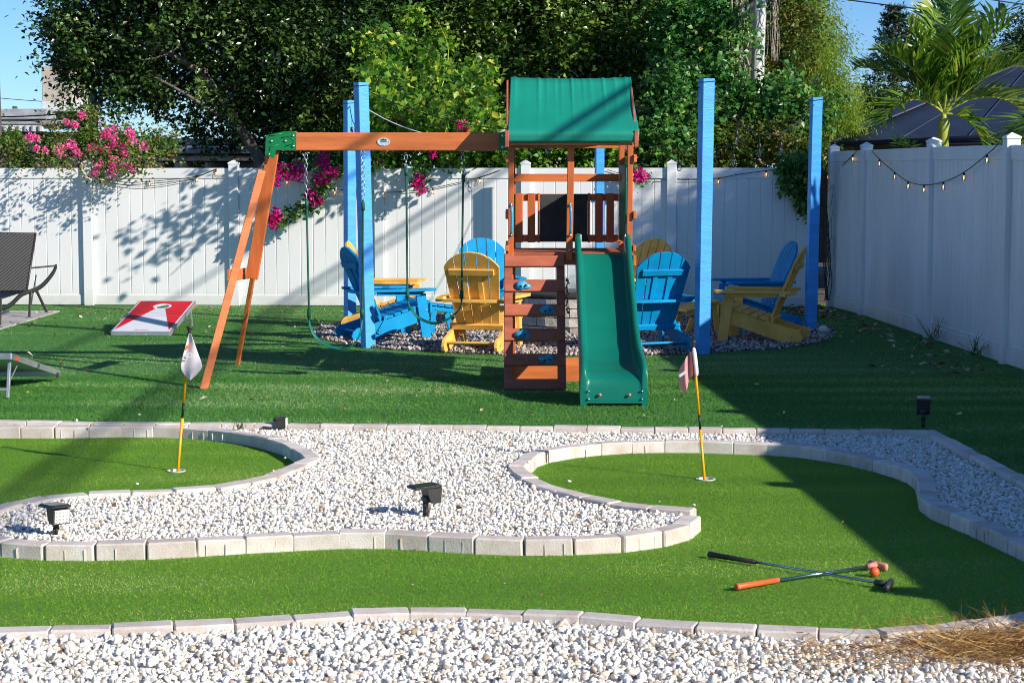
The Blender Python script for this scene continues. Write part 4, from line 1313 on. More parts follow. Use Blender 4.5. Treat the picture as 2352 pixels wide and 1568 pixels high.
# ---- solar spot lights
def solar(label, base, rz, h=.10, fallen=False, tilt=0):
    root = empty('solar_light', base, label, 'solar light', 'solar spot lights', R(rz))
    loc = dict(local=True)
    if not fallen: st = MB().tube([(0, 0, -.03), (0, 0, h * .55)], .0105, 8).tube([(0, 0, h * .35), (0, 0, h * .62)], .0150, 10)
    for a in range(0 if fallen else 4): st.box((.008 * math.cos(a * math.pi / 2), .008 * math.sin(a * math.pi / 2), h * .15), (.012, .012, h * .36), Matrix.Rotation(a * math.pi / 2, 3, 'Z'), 0)
    if not fallen: st.build('stake', MATS['solar_body'], root, True, True)
    MB().tube([(0, -.022, h * .72), (0, .022, h * .72)], .017, 12).tube([(0, 0, h * .6), (0, 0, h * .74)], .010, 8).build('joint', MATS['solar_body'], root, True, True)
    # head: wedge, lamp face to +x
    hw = .043
    prof = [(.066, h * .55), (.072, h * 1.24), (-.010, h * 1.24), (.004, h * .75), (.020, h * .56)]
    MB().prism(prof, 2 * hw, (0, -hw, 0), (1, 0, 0), (0, 0, 1), (0, 1, 0)).build('head', MATS['solar_body'], root, False, True)
    fc = MB().prism([(.0665, h * .58), (.0725, h * 1.21), (.0765, h * 1.18), (.0705, h * .61)], 2 * hw - .012, (0, -hw + .006, 0), (1, 0, 0), (0, 0, 1), (0, 1, 0)).build('lamp_face', MATS['solar_face'], root, False, True)
    for i in range(4):
        for j in range(4):
            t = .66 + .155 * j
            MB().lathe((.0708 + .0012 * j, -hw + .016 + i * .018, h * t), [(.007, 0), (.006, .003), (.002, .005)], 8, Matrix.Rotation(R(90), 3, 'Y')).build('lens', MATS['cup_white'], fc, True, True)
    # sloping panel
    M = Matrix.Rotation(R(-3 + tilt), 3, 'Y')
    MB().box((-.008, 0, h * 1.30), (.150, .104, .012), M, .003).build('panel_housing', MATS['solar_body'], root, False, True)
    MB().box((-.010, 0, h * 1.30 + .0075), (.130, .088, .004), M, .001).build('solar_panel', MATS['solar_panel'], root, False, True)
    if fallen:
        root.rotation_euler = (R(180), R(4), R(rz)); root.location.z += h * 1.34 + .02
    return root
solar('solar light with its pale lamp face turned to the viewer, in white gravel', G(129, 1234, ZGR) + Vector((0, 0, .016)), -52, .105)
solar('solar light with dark panel on top, standing alone in the white gravel', G(978, 1190, ZGR) + Vector((0, 0, .018)), 28, .112)
solar('black solar light standing in shaded lawn behind the gravel corner', G(2120, 981, 0), 80, .150)
solar('toppled black solar light lying on the gravel by the lawn kerb', G(636, 990, ZGR), 0, .100, True)

# ---- wicker lounger
lo = empty('sun_lounger', (-6.2, 21.6, 0), 'black woven sun lounger with raised back at the left edge', 'sun lounger')
LX1, LX0 = -5.80, -6.50
def weave(name, P00, P10, P01, nu, nv, parent, sag=0.0):
    """woven panel: alternating bulges over a sheet"""
    P00, P10, P01 = Vector(P00), Vector(P10), Vector(P01)
    eu_, ev_ = P10 - P00, P01 - P00; nn = eu_.cross(ev_).normalized()
    rows = []
    for j in range(2 * nv + 1):
        rows.append([P00 + eu_ * (i / (2 * nu)) + ev_ * (j / (2 * nv)) + nn * (.010 if (i + j) % 2 else -.004) for i in range(2 * nu + 1)])
    o = MB().grid(rows).build(name, MATS['wicker'], parent)
    md = o.modifiers.new('thick', 'SOLIDIFY'); md.thickness = .008
    return o
weave('backrest', (LX0 + .04, 21.95, .335), (LX1 - .045, 21.95, .335), (LX0 + .04, 22.42, 1.0), 13, 15, lo)
weave('seat', (LX0 + .04, 21.94, .33), (LX1 - .045, 21.94, .33), (LX0 + .04, 20.6, .30), 13, 24, lo)
for x in (LX0 + .03, LX1 - .035):
    MB().tube([(x, 21.95, .33), (x, 22.43, 1.005)], .014, 8).build('back_frame', MATS['dark_metal'], lo, True)
MB().tube([(LX0 + .03, 22.43, 1.005), (LX1 - .035, 22.43, 1.005)], .014, 8).build('back_frame', MATS['dark_metal'], lo, True)
for x in (LX0, LX1):
    arm = catmull([(x + .09, 22.9, .585), (x + .075, 22.78, .50), (x + .03, 22.5, .38), (x, 22.2, .33), (x, 21.6, .31), (x, 21.1, .22), (x, 20.6, .20)], 6)
    rows = [[p + Vector((-.012, 0, .024)), p + Vector((.012, 0, .024)), p + Vector((.012, 0, -.024)), p + Vector((-.012, 0, -.024))] for p in arm]
    MB().grid(rows, True).build('side_frame', MATS['wicker'], lo, True)
    MB().beam((x + .085, 22.88, .59), (x - .10, 22.35, .585), .045, .018, .003, (1, -.3, 0)).build('arm', MATS['dark_metal'], lo)
    for (ya, yb2) in ((22.25, 22.75), (22.0, 21.92), (20.7, 20.65)):
        MB().beam((x, ya, .33), (x - .002, yb2, .018), .028, .028, .003, (1, 0, 0)).build('leg', MATS['dark_metal'], lo)
    MB().tube([(x - .02, 22.35, .50), (x - .01, 22.05, .16)], .008, 6).build('strut', MATS['dark_metal'], lo, True)

# ================================================================== STRING LIGHTS
def bulb_parts(p, parent, lit, s=1.0, drop=.0):
    p = Vector(p)
    if drop > 0: MB().tube([p, p - Vector((0, 0, drop))], .0025, 5).build('bulb_wire', MATS['cable_black'], parent)
    q = p - Vector((0, 0, drop))
    so_ = MB().lathe(q, [(.006 * s, 0), (.016 * s, -.008 * s), (.018 * s, -.045 * s), (.015 * s, -.052 * s)], 10).build('socket', MATS['bulb_cap'], parent, True)
    prof = [(.012 * s, -.050 * s), (.018 * s, -.068 * s), (.027 * s, -.094 * s), (.029 * s, -.112 * s), (.022 * s, -.132 * s), (.008 * s, -.142 * s), (.002 * s, -.143 * s)]
    MB().lathe(q, prof, 12).build('bulb', MATS['bulb_glass'], so_, True)
    fi = [q + Vector((.006 * s * math.cos(k * 1.6), .006 * s * math.sin(k * 1.6), -.06 * s - .009 * s * k)) for k in range(7)]
    MB().tube(fi, .0065 * s if lit else .0016 * s, 5).build('filament', MATS['bulb_lit' if lit else 'metal'], so_, True)
def string_light(label, cable, bulbs, lit, s=1.0, drop=0.0, r=.005, group='string lights'):
    root = empty('string_light', cable[0], label, 'string light', group)
    MB().tube(cable, r, 6).build('cable', MATS['cable_black'], root, True)
    for b in bulbs: bulb_parts(b, root, lit, s, drop)
    return root
fy = lambda x: fence_pt(x).y - .045
FP = lambda x, y: AY(x, y, fy(x))
string_light('string lights sagging over the back fence under the pink crape myrtle', catmull([FP(196, 392), FP(232, 408), FP(290, 419), FP(343, 417), FP(400, 412), FP(452, 405), FP(498, 387)], 5), [FP(232, 402), FP(343, 413), FP(452, 403), FP(496, 389)], True, .62)
MB_c = MB().tube(catmull([FP(236, 417), FP(300, 427), FP(360, 426), FP(452, 411)], 5), .004, 6).build('power_cord', MATS['cable_black'])
tag(MB_c, 'second thin black cord below the left string of fence lights', 'cord')
string_light('string lights along the back fence behind the swings and magenta blossoms', catmull([FP(640, 402), FP(659, 410), FP(715, 425), FP(769, 434), FP(825, 440), FP(881, 442), FP(940, 439), FP(994, 432), FP(1050, 420), FP(1102, 407), FP(1150, 390)], 4), [FP(659, 409), FP(769, 433), FP(881, 441), FP(994, 431), FP(1102, 406)], True, .62)
string_light('string lights on the back fence right of the playset tower', catmull([FP(1395, 390), FP(1440, 403), FP(1480, 411), FP(1537, 412), FP(1590, 413), FP(1650, 409), FP(1700, 400), FP(1760, 392), FP(1800, 384)], 4), [FP(1537, 411), FP(1650, 408), FP(1760, 391)], True, .62)
def RP(x, y):
    # point just in front of the right fence
    d = ray(x, y); k = .0235
    X0 = 4.33 + k * 22.4 - .075
    t = X0 / (d.x + k * d.y)
    return Vector((d.x * t, d.y * t, CAM_H + d.z * t))
string_light('short lit string lights at the corner end of the right fence', catmull([RP(1888, 397), RP(1902, 398), RP(1929, 384), RP(1959, 356), RP(1968, 346)], 5), [RP(1902, 397), RP(1929, 383), RP(1959, 355)], True, .62)
string_light('lit string lights sagging in a deep curve along the right fence', catmull([RP(2002, 345), RP(2020, 366), RP(2055, 396), RP(2086, 417), RP(2122, 425), RP(2167, 418), RP(2214, 396), RP(2267, 355), RP(2292, 332)], 5), [RP(2020, 365), RP(2055, 395), RP(2086, 416), RP(2122, 424), RP(2167, 417), RP(2214, 395), RP(2267, 354)], True, .62)
def sag(a, b, s, n=16):
    return [a + (b - a) * (i / n) - Vector((0, 0, s * 4 * (i / n) * (1 - i / n))) for i in range(n + 1)]
dn = Vector((0, 0, -.05))
def hung(label, a, b, s, ts, drop):
    L = sag(a + dn, b + dn, s, 20)
    string_light(label, L, [L[int(round(t * 20))] for t in ts], False, 1.0, drop, .005, 'string lights')
hung('unlit bulbs strung from the front left blue post behind the green canopy', BP1, BP2, .42, (.28, .56, .8), .09)
hung('unlit bulbs strung between the two right blue posts', BP2, BP3, .42, (.25, .45, .66), .09)
hung('unlit bulbs strung between the two left blue posts', BP1, BP5, .28, (.1, .55, .8), .10)
hung('unlit bulbs strung from the shaded corner post to the post behind the tower', BP3, BP4, .45, (.35, .6), .10)
g = MB().tube(sag(AY(842, 250, BP1.y), AY(1166, 299, BP1.y - .3), .16), .006, 6).build('guy_wire', MATS['cable_white'])
tag(g, 'pale wire sagging from the front left blue post to the tower', 'wire')

# ---- dried straw heap, litter, weeds
def ribbons(name, label, roots, dirs, L, w, m, cat, curl=.5, seg=4):
    n = len(roots)
    P = roots.copy(); D = dirs / np.linalg.norm(dirs, axis=1)[:, None]
    side = np.cross(D, rng.normal(size=(n, 3))); side /= np.linalg.norm(side, axis=1)[:, None]
    rowsV = []
    step = (L / seg)[:, None]
    for k in range(seg + 1):
        ww = (w * (1 - .75 * k / seg))[:, None]
        rowsV.append(np.stack([P - side * ww, P + side * ww], 1))
        D = D + rng.normal(0, curl, (n, 3)) * .35; D /= np.linalg.norm(D, axis=1)[:, None]
        P = P + D * step
        P[:, 2] = np.maximum(P[:, 2], FLOOR)
    V = np.stack(rowsV, 1).reshape(-1, 3)
    base = (np.arange(n) * (seg + 1) * 2)[:, None, None]
    q = np.array([[2 * k, 2 * k + 1, 2 * k + 3, 2 * k + 2] for k in range(seg)])[None]
    Fi = (q + base).reshape(-1, 4)
    o = link_mesh(name, np_mesh(name, V, Fi, MATS[m], np.repeat(rng.random(n), (seg + 1) * 2)))
    return tag(o, label, cat, None, 'stuff')
FLOOR = ZNG + .02
def straw_pts(n, cx, cy_, sx, sy, hz):
    c = np.array([G(cx, cy_, ZNG)[:]])
    P = c + np.stack([rng.normal(0, sx, n), rng.normal(0, sy, n), np.abs(rng.normal(0, hz, n)) + .03], -1)
    return P
P = np.concatenate([straw_pts(1700, 2300, 1500, .17, .11, .014), straw_pts(800, 2180, 1515, .28, .12, .006), straw_pts(160, 1990, 1530, .5, .16, .004)])
a = rng.uniform(0, 2 * math.pi, len(P))
D = np.stack([np.cos(a), np.sin(a) * .8, rng.normal(.02, .16, len(P))], -1)
ribbons('dried_straw', 'heap of dry brown straw on the gravel in the near right corner', P, D, rng.uniform(.06, .20, len(P)), rng.uniform(.0008, .0019, len(P)), 'straw', 'straw', .55)
P = straw_pts(26, 2230, 1468, .12, .03, .005)
D = np.stack([rng.uniform(-1.8, -.2, 26), rng.uniform(-.1, .5, 26), rng.uniform(.1, .5, 26)], -1)
ribbons('dried_straw', 'loose straw stems sticking up over the nearest kerb', P, D, rng.uniform(.06, .17, 26), rng.uniform(.001, .002, 26), 'straw', 'straw', .4, 5)
def litter(name, label, P, smin, smax, m, cat='litter'):
    n = len(P)
    a = rng.uniform(0, 2 * math.pi, n); s = rng.uniform(smin, smax, n)
    u = np.stack([np.cos(a), np.sin(a), rng.normal(0, .25, n)], -1) * s[:, None]
    v = np.stack([-np.sin(a), np.cos(a), rng.normal(0, .4, n)], -1) * (s * rng.uniform(.25, .6, n))[:, None]
    up = np.stack([np.zeros(n), np.zeros(n), s * .25], -1)
    V = np.stack([P - u, P - v + up, P + u + up * .5, P + v + up], 1).reshape(-1, 3)
    o = link_mesh(name, np_mesh(name, V, np.arange(4 * n).reshape(-1, 4), MATS[m], np.repeat(rng.random(n), 4)))
    return tag(o, label, cat, None, 'stuff')
def lawn_pts(n, x0, x1, y0, y1, z):
    P = np.stack([rng.uniform(x0, x1, n), rng.uniform(y0, y1, n), np.full(n, z)], -1)
    return P
P = np.concatenate([lawn_pts(260, -6.5, -1.5, 19.0, 24.0, .02), lawn_pts(230, -6, 4.3, 14.2, 20, .02), lawn_pts(60, -4, 3.4, 12.4, 14.5, .02)])
litter('leaf_litter', 'scattered dry leaves and bits on the lawn', P[inside(P, lawn_poly) & ~inside(P, pit_ring)], .012, .032, 'litter')
P = np.concatenate([np.stack([4.0 - np.abs(rng.normal(0, .35, 420)), rng.normal(22.8, .55, 420), rng.uniform(.02, .05, 420)], -1), np.stack([4.2 - np.abs(rng.normal(0, .5, 160)), rng.uniform(15, 22, 160), rng.uniform(.025, .035, 160)], -1)])
litter('leaf_litter', 'dry brown leaves gathered in the corner by the right fence', P[(P[:, 1] < 23.8)], .02, .05, 'litter')
litter('petals', 'fallen pink petals on the lawn below the left fence', lawn_pts(90, -6.2, -2.2, 22.0, 24.1, .03), .012, .026, 'petal_pink', 'petals')
P = np.concatenate([lawn_pts(130, -2.6, 2.6, 6.8, 9.2, ZG + .014), lawn_pts(40, -3.4, 2.6, 10, 12, ZG + .014)])
P = P[~inside(P, gravel_poly) & ~inside(P, near_poly)]
litter('specks', 'tiny pale specks lying on the putting greens', P, .004, .009, 'litter', 'specks')
P = np.concatenate([lawn_pts(26, -2, 2, 5.4, 6.5, ZNG + .045), lawn_pts(26, -2.5, 1.2, 8.6, 11.5, ZGR + .035)])
litter('leaf_litter', 'few dry leaves lying on the white gravel', P[inside(P, near_poly) | inside(P, gravel_poly)], .012, .028, 'litter')
FLOOR = 0.0
def weed(label, p, n, h):
    P = np.tile(np.array(p[:]), (n, 1)) + rng.normal(0, .03, (n, 3)) * [1, 1, 0]
    D = np.stack([rng.normal(0, .45, n), rng.normal(0, .45, n), np.ones(n)], -1)
    o = ribbons('weed', label, P, D, rng.uniform(.5 * h, h, n), rng.uniform(.003, .006, n), 'lf_dark', 'weed', .35, 5)
    del o['kind']
weed('tuft of weeds at the right fence beside the second visible post', RP(2160, 777) * 1.0 + Vector((-.06, 0, 0)), 22, .30)
weed('grassy weed tuft at the base of the nearest visible right fence panel', RP(2257, 815) + Vector((-.06, 0, 0)), 40, .24)
weed('low weed growing through gravel beside the lawn kerb', G(548, 985, 0), 16, .08)
# bare vines up the corner of the fences
bv = MB()
for k in range(7):
    x = 1893 + k * 2.2
    pts = [AY(x + random.uniform(-3, 3) + 3 * math.sin(i * .9 + k), 690 - i * 26, 23.78 - .02 * (k % 3)) for i in range(11 if k < 4 else 7)]
    bv.tube(catmull(pts, 3), random.uniform(.003, .008), 5)
for k in range(4):
    bv.tube(catmull([AY(1896 + random.uniform(0, 10), 560 - 40 * k, 23.76), AY(1908 + random.uniform(0, 8), 545 - 40 * k, 23.70), AY(1902 + random.uniform(0, 14), 590 - 40 * k, 23.7)], 4), .0025, 4)
tag(bv.build('bare_vine', MATS['pole_wood']), 'bare dark vine stems climbing the corner where the fences meet', 'vine')
# ================================================================== PLANTS AND BACKGROUND
def unit(v): return v / (np.linalg.norm(v, axis=-1, keepdims=True) + 1e-9)
def leaf_mesh(name, P, L, wr, m, up=.6, droop=.25, fold=.25, out=None, outw=.0, rnd=None):
    n = len(P)
    L = np.broadcast_to(L, (n,)) if np.ndim(L) else np.full(n, L)
    d = rng.normal(size=(n, 3)); d[:, 2] = d[:, 2] * .6 - droop
    if out is not None: d = unit(d) + out * outw
    d = unit(d)
    nn = rng.normal(size=(n, 3)); nn[:, 2] = np.abs(nn[:, 2]) + up
    nn[:, 1] -= .25; nn[:, 0] += .2
    s = unit(np.cross(d, nn)); nn = unit(np.cross(s, d))
    w = (L * wr)[:, None]; Lc = L[:, None]
    mid = P + d * Lc * .42
    V = np.stack([P, mid + s * w + nn * w * fold, P + d * Lc - nn * Lc * .08, mid - s * w + nn * w * fold], 1).reshape(-1, 3)
    b = (np.arange(n) * 4)[:, None, None]
    Fi = (np.array([[0, 1, 2], [0, 2, 3]])[None] + b).reshape(-1, 3)
    r_ = rng.random(n) if rnd is None else rnd
    return np_mesh(name, V, Fi, MATS[m], np.repeat(r_, 4))
def clumps(ells, n_clump, n_leaf, spread, shell=.5, zmin=None):
    """leaf positions in clumps through a union of ellipsoids; also returns the outward direction"""
    vol = np.array([e[1][0] * e[1][1] * e[1][2] for e in ells]) ** .8
    pick = rng.choice(len(ells), n_clump, p=vol / vol.sum())
    C = np.array([e[0] for e in ells])[pick]; Rr = np.array([e[1] for e in ells])[pick]
    d = unit(rng.normal(size=(n_clump, 3)))
    r = rng.random(n_clump) ** shell
    cc = C + d * Rr * r[:, None]
    sp = spread * rng.uniform(.5, 1.4, n_clump)
    # each clump is a short spray: points along an axis
    ax = unit(d + rng.normal(0, .6, (n_clump, 3)) + [0, 0, -.2])
    t = rng.normal(0, 1, (n_clump, n_leaf))
    P = cc[:, None] + ax[:, None] * (t * sp[:, None])[..., None] * 1.1 + rng.normal(0, 1, (n_clump, n_leaf, 3)) * (sp * .55)[:, None, None]
    o = np.repeat(d[:, None], n_leaf, 1)
    rc = np.repeat(rng.random(n_clump)[:, None], n_leaf, 1)
    P, o, rc = P.reshape(-1, 3), o.reshape(-1, 3), rc.reshape(-1)
    if zmin is not None:
        k = P[:, 2] > zmin; P, o, rc = P[k], o[k], rc[k]
    return P, o, np.clip(.7 * rc + .3 * rng.random(len(rc)), 0, 1)
def E(x, y, rx, ry, Y, dep):
    c = AY(x, y, Y); k = Y / FPX
    return (np.array(c[:]), np.array([rx * k, dep, ry * k]))
def limb(b, pts, r0, r1, n=8, sub=5):
    q = catmull([Vector(p) for p in pts], sub)
    b.tube(q, [r0 + (r1 - r0) * i / (len(q) - 1) for i in range(len(q))], n)
def tree(name, label, base, trunks, ells, nc, nl, spread, L, wr, m, bark='bark', shell=.5, zmin=1.2, cat='tree', group=None, **kw):
    root = empty(name, base, label, cat, group)
    if trunks:
        tb_ = MB()
        for (pts, r0, r1) in trunks: limb(tb_, pts, r0, r1)
        tb_.build('trunk', MATS[bark], root, True)
    P, o, rc = clumps(ells, nc, nl, spread, shell, zmin)
    Ls = rng.uniform(.65, 1.25, len(P)) * L
    me = leaf_mesh('crown', P, Ls, wr, m, out=o, outw=.5, rnd=rc, **kw)
    link_mesh('crown', me, root)
    return root, P

def bl(x, y, Y): return AY(x, y, Y)
# ---- big dark tree at the left
YB = 28.0
tb0 = V2(bl(606, 400, 27.2).x + .05, 27.2)
t1 = [([tb0, bl(600, 400, 27.2), bl(575, 330, 27.2), bl(530, 260, 27.3), bl(468, 170, 27.5), bl(420, 90, 27.8), bl(380, -40, 28)], .095, .05),
      ([bl(556, 290, 27.3), bl(500, 262, 27.1), bl(415, 210, 26.9), bl(340, 170, 27)], .038, .015),
      ([bl(520, 245, 27.3), bl(560, 150, 27.8), bl(620, 20, 28)], .08, .03),
      ([bl(470, 172, 27.5), bl(380, 120, 27.2), bl(250, 80, 27.4), bl(160, 60, 27.6)], .06, .015),
      ([bl(415, 105, 27), bl(370, 130, 26.8), bl(310, 140, 26.7)], .02, .006)]
e1 = [E(240, 40, 120, 130, YB, 1.3), E(180, 120, 70, 60, 27.4, .8), E(140, 60, 50, 70, 27.6, .7), E(420, 60, 190, 150, YB, 1.6), E(640, 90, 180, 180, YB, 1.6), E(300, -90, 230, 110, YB, 1.6), E(560, -110, 260, 110, YB, 1.7),
      E(820, 90, 190, 220, YB + .4, 1.5), E(380, 190, 150, 60, 27.8, 1.0), E(560, 250, 100, 60, 27.8, .9), E(720, 290, 130, 110, YB, 1.1), E(280, 170, 90, 70, 27.6, .8), E(470, 300, 90, 36, 28.2, .6), E(160, 170, 46, 50, 27.2, .5)]
tree('broadleaf_tree', 'large dark tree with slanting trunk rising behind the left fence', tb0, t1, e1, 1450, 58, .19, .090, .31, 'lf_dark', group='trees behind the fence')
# ---- dark tree in the middle
YM = 28.8
tb1 = V2(bl(1262, 390, 26.2).x, 26.2)
t2 = [([tb1, bl(1262, 395, 26.2), bl(1258, 340, 26.2), bl(1268, 250, 27.0), bl(1290, 120, 28.6), bl(1310, -40, 29)], .17, .07),
      ([bl(1262, 300, 26.6), bl(1180, 180, 28.2), bl(1120, 60, 29)], .07, .02),
      ([bl(1276, 220, 27.4), bl(1400, 120, 28.6), bl(1480, 0, 29)], .07, .02)]
e2 = [E(1000, 60, 170, 190, YM, 1.5), E(1180, 70, 190, 200, YM, 1.6), E(1380, 70, 190, 220, YM, 1.6), E(1560, 80, 150, 200, YM, 1.5), E(1130, -110, 260, 120, YM, 1.7), E(1450, -110, 260, 120, YM, 1.7),
      E(1080, 280, 170, 110, YM - .6, 1.2), E(1300, 290, 180, 100, YM - .6, 1.1), E(1500, 280, 150, 110, YM - .6, 1.2)]
tree('broadleaf_tree', 'large dark tree filling the sky above the playset canopy', tb1, t2, e2 + [E(1290, 120, 130, 110, 27.6, .6), E(1420, 120, 110, 100, 27.6, .6)], 1550, 58, .19, .088, .31, 'lf_mid', 'bark_pale', group='trees behind the fence')
# ---- distant wooded mass behind, closes the gaps
e3 = [E(x, y, 170, 130, 34, 1.6) for x, y in ((620, 200), (800, 120), (980, 180), (1160, 120), (1340, 170), (1520, 120), (1650, 220), (700, 20), (1050, 0), (1400, 0), (820, 300), (1150, 290), (1480, 300))]
tree('tree_belt', 'dim belt of trees farther back behind the big crowns', V2(0, 34), [([V2(-1, 34), Vector((-1, 34, 4))], .2, .1), ([V2(2, 34), Vector((2, 34, 4))], .2, .1)], e3, 1300, 26, .26, .17, .32, 'lf_dark', group='trees behind the fence')
# ---- bright leafy vine spilling over the fence above the swings
e4 = [E(890, 270, 28, 43, 24.0, .35), E(935, 215, 32, 39, 24.6, .4), E(985, 160, 28, 36, 25.2, .4), E(1010, 95, 28, 28, 25.6, .35), E(870, 345, 43, 21, 23.9, .4), E(960, 300, 36, 36, 24.4, .4), E(1040, 290, 36, 28, 24.6, .4), E(1110, 220, 25, 36, 25, .35), E(1120, 350, 43, 23, 24.4, .35),
      E(920, 120, 24, 33, 25.6, .4), E(1000, 362, 72, 18, 24.2, .3), E(850, 190, 21, 43, 24.6, .35), E(1150, 290, 24, 28, 24.8, .3), E(1070, 170, 25, 25, 25.4, .3), E(960, 40, 25, 25, 26, .3), E(840, 90, 21, 28, 26, .3)]
st = [([V2(bl(950, 390, 24.6).x, 24.6), bl(950, 390, 24.6), bl(930, 300, 24.4), bl(900, 200, 24.2), bl(860, 120, 24.4)], .016, .004),
      ([bl(940, 330, 24.5), bl(1000, 240, 24.5), bl(1030, 120, 25), bl(1000, 40, 25.4)], .012, .004), ([bl(950, 380, 24.6), bl(1060, 320, 24.6), bl(1130, 250, 24.8)], .012, .004),
      ([bl(930, 300, 24.4), bl(880, 260, 23.6), bl(850, 280, 22.9), bl(835, 330, 22.3)], .014, .005)]
tree('climbing_vine', 'bright green leafy vine billowing above the fence behind the swing beam', V2(bl(950, 390, 24.6).x, 24.6), st, e4, 400, 18, .10, .084, .36, 'lf_vine', 'palm_green', .6, 1.75, 'vine', None, up=.4, droop=.5)
# ---- overhanging sprays that reach into the yard and shade the fence
sp_root = empty('overhanging_branch', (-2.0, 24.3, 0), 'leafy branches reaching out over the fence between beam and canopy', 'branch')
tb_ = MB(); PP = []
for (a, b, c) in (((880, 330, 24.3), (872, 250, 23.2), (868, 205, 22.2)), ((940, 340, 24.3), (950, 255, 23.4), (960, 205, 22.5)), ((1010, 340, 24.3), (1015, 265, 23.2), (1010, 225, 22.2)),
                  ((900, 300, 24.3), (905, 215, 23.2), (900, 150, 22.4)), ((1080, 340, 24.3), (1090, 275, 23.4), (1100, 240, 22.7)), ((980, 250, 24.3), (990, 170, 23.3), (985, 110, 22.6)), ((860, 300, 24.3), (850, 210, 23.0), (842, 150, 21.9)), ((930, 300, 24.3), (925, 235, 22.9), (920, 200, 21.7)), ((1130, 350, 24.3), (1140, 305, 23.6), (1150, 285, 23.0)), ((1050, 300, 24.3), (1050, 220, 23.2), (1040, 170, 22.3)), ((900, 240, 24.3), (880, 130, 23.2), (872, 80, 22.4)), ((1090, 250, 24.3), (1110, 180, 23.4), (1120, 150, 22.8))):
    q = catmull([bl(*a), bl(*b), bl(*c)], 8)
    tb_.tube(q, [.012 - .009 * i / (len(q) - 1) for i in range(len(q))], 5)
    for i in range(len(q)):
        for k in range(11): PP.append(np.array(q[i][:]) + rng.normal(0, .085, 3))
tb_.build('stem', MATS['dry_vine'], sp_root, True)
PP = np.array(PP)
link_mesh('foliage', leaf_mesh('foliage', PP, rng.uniform(.07, .13, len(PP)), .36, 'lf_vine', .4, .5), sp_root)
# ---- ivy covered growth at the right, round the utility poles
YI = 25.6
e5 = [E(1540, 230, 70, 110, YI, .6), E(1620, 300, 90, 90, YI, .6), E(1530, 330, 90, 60, 25, .5), E(1660, 220, 70, 90, YI + .6, .5), E(1780, 230, 80, 70, YI, .5), E(1840, 260, 80, 50, YI - .4, .4), E(1880, 235, 40, 40, YI, .35), E(1720, 290, 90, 60, YI, .5),
      E(1600, 130, 70, 90, YI + 1, .5), E(1670, 60, 60, 80, YI + 1, .5), E(1560, 60, 70, 90, YI + 1.2, .6)]
st = [([V2(bl(1640, 390, YI).x, YI), bl(1640, 380, YI), bl(1640, 260, YI), bl(1600, 150, YI + .6)], .05, .015), ([bl(1660, 380, YI), bl(1780, 300, YI), bl(1860, 250, YI)], .03, .008)]
tree('climbing_ivy', 'broad-leaved ivy draped over the growth left of the utility poles', V2(bl(1640, 390, YI).x, YI), st, e5, 1150, 20, .12, .086, .40, 'lf_ivy', 'dry_vine', .6, 1.75, 'ivy', None, up=.3, droop=.6)
# low shrub with mixed leaves along the fence right of the tower
e6 = [E(1690, 340, 110, 50, 25, .45), E(1600, 365, 120, 26, 24.8, .35), E(1790, 330, 90, 60, 25, .45), E(1850, 350, 60, 40, 24.6, .35), E(1500, 365, 70, 24, 24.8, .3), E(1730, 280, 80, 40, 25.4, .3)]
tree('flowering_shrub', 'mixed green and rusty shrub on the fence right of the tower', V2(bl(1700, 390, 25).x, 25), [([V2(bl(1700, 390, 25).x, 25), bl(1700, 380, 25), bl(1720, 300, 25)], .03, .01), ([V2(bl(1790, 390, 25).x, 25), bl(1790, 380, 25), bl(1810, 310, 25)], .03, .01)], e6, 520, 22, .10, .065, .30, 'lf_shrub', 'bark', .6, 1.75, 'shrub')
# shrub low between beam and fence
e7 = [E(800, 370, 60, 22, 24.7, .3), E(1150, 365, 60, 26, 24.8, .3), E(1240, 360, 70, 26, 25, .3), E(1340, 350, 60, 36, 25, .3), E(1420, 355, 60, 34, 25, .3), E(880, 370, 70, 20, 24.7, .3)]
tree('low_shrub', 'low green shrubbery peeping over the fence behind the playset', V2(bl(1300, 390, 25).x, 25), [([V2(bl(1300, 390, 25).x, 25), bl(1300, 370, 25)], .03, .015)], e7, 300, 22, .10, .085, .36, 'lf_vine', 'bark', .6, 1.75, 'shrub')
# hanging ivy on the right end of the back fence
hv = empty('hanging_ivy', (3.7, 23.9, 1.8), 'dark ivy trailing down the shaded end of the back fence', 'ivy')
PP = []; tb_ = MB()
for k in range(16):
    x = 1800 + 58 * random.random(); ln = random.uniform(30, 60) + (45 if 1825 < x < 1856 else 10)
    if k < 3: ln, x = 118, 1838 + 7 * k
    q = [AY(x + 5 * math.sin(i * .8 + k), 376 + ln * i / 9, 23.78 - .05 * random.random()) for i in range(10)]
    tb_.tube(q, .004, 4)
    for i in range(10):
        for _ in range(9 if i < 7 else 5): PP.append(np.array(q[i][:]) + rng.normal(0, .035, 3) * [1, .7, 1])
for _ in range(260): p = AY(random.uniform(1785, 1870), random.uniform(345, 392), random.uniform(23.7, 24.2)); PP.append(np.array(p[:]))
tb_.build('stem', MATS['pole_wood'], hv, True)
PP = np.array(PP)
link_mesh('foliage', leaf_mesh('foliage', PP, rng.uniform(.05, .09, len(PP)), .36, 'lf_ivy', .2, .8), hv)
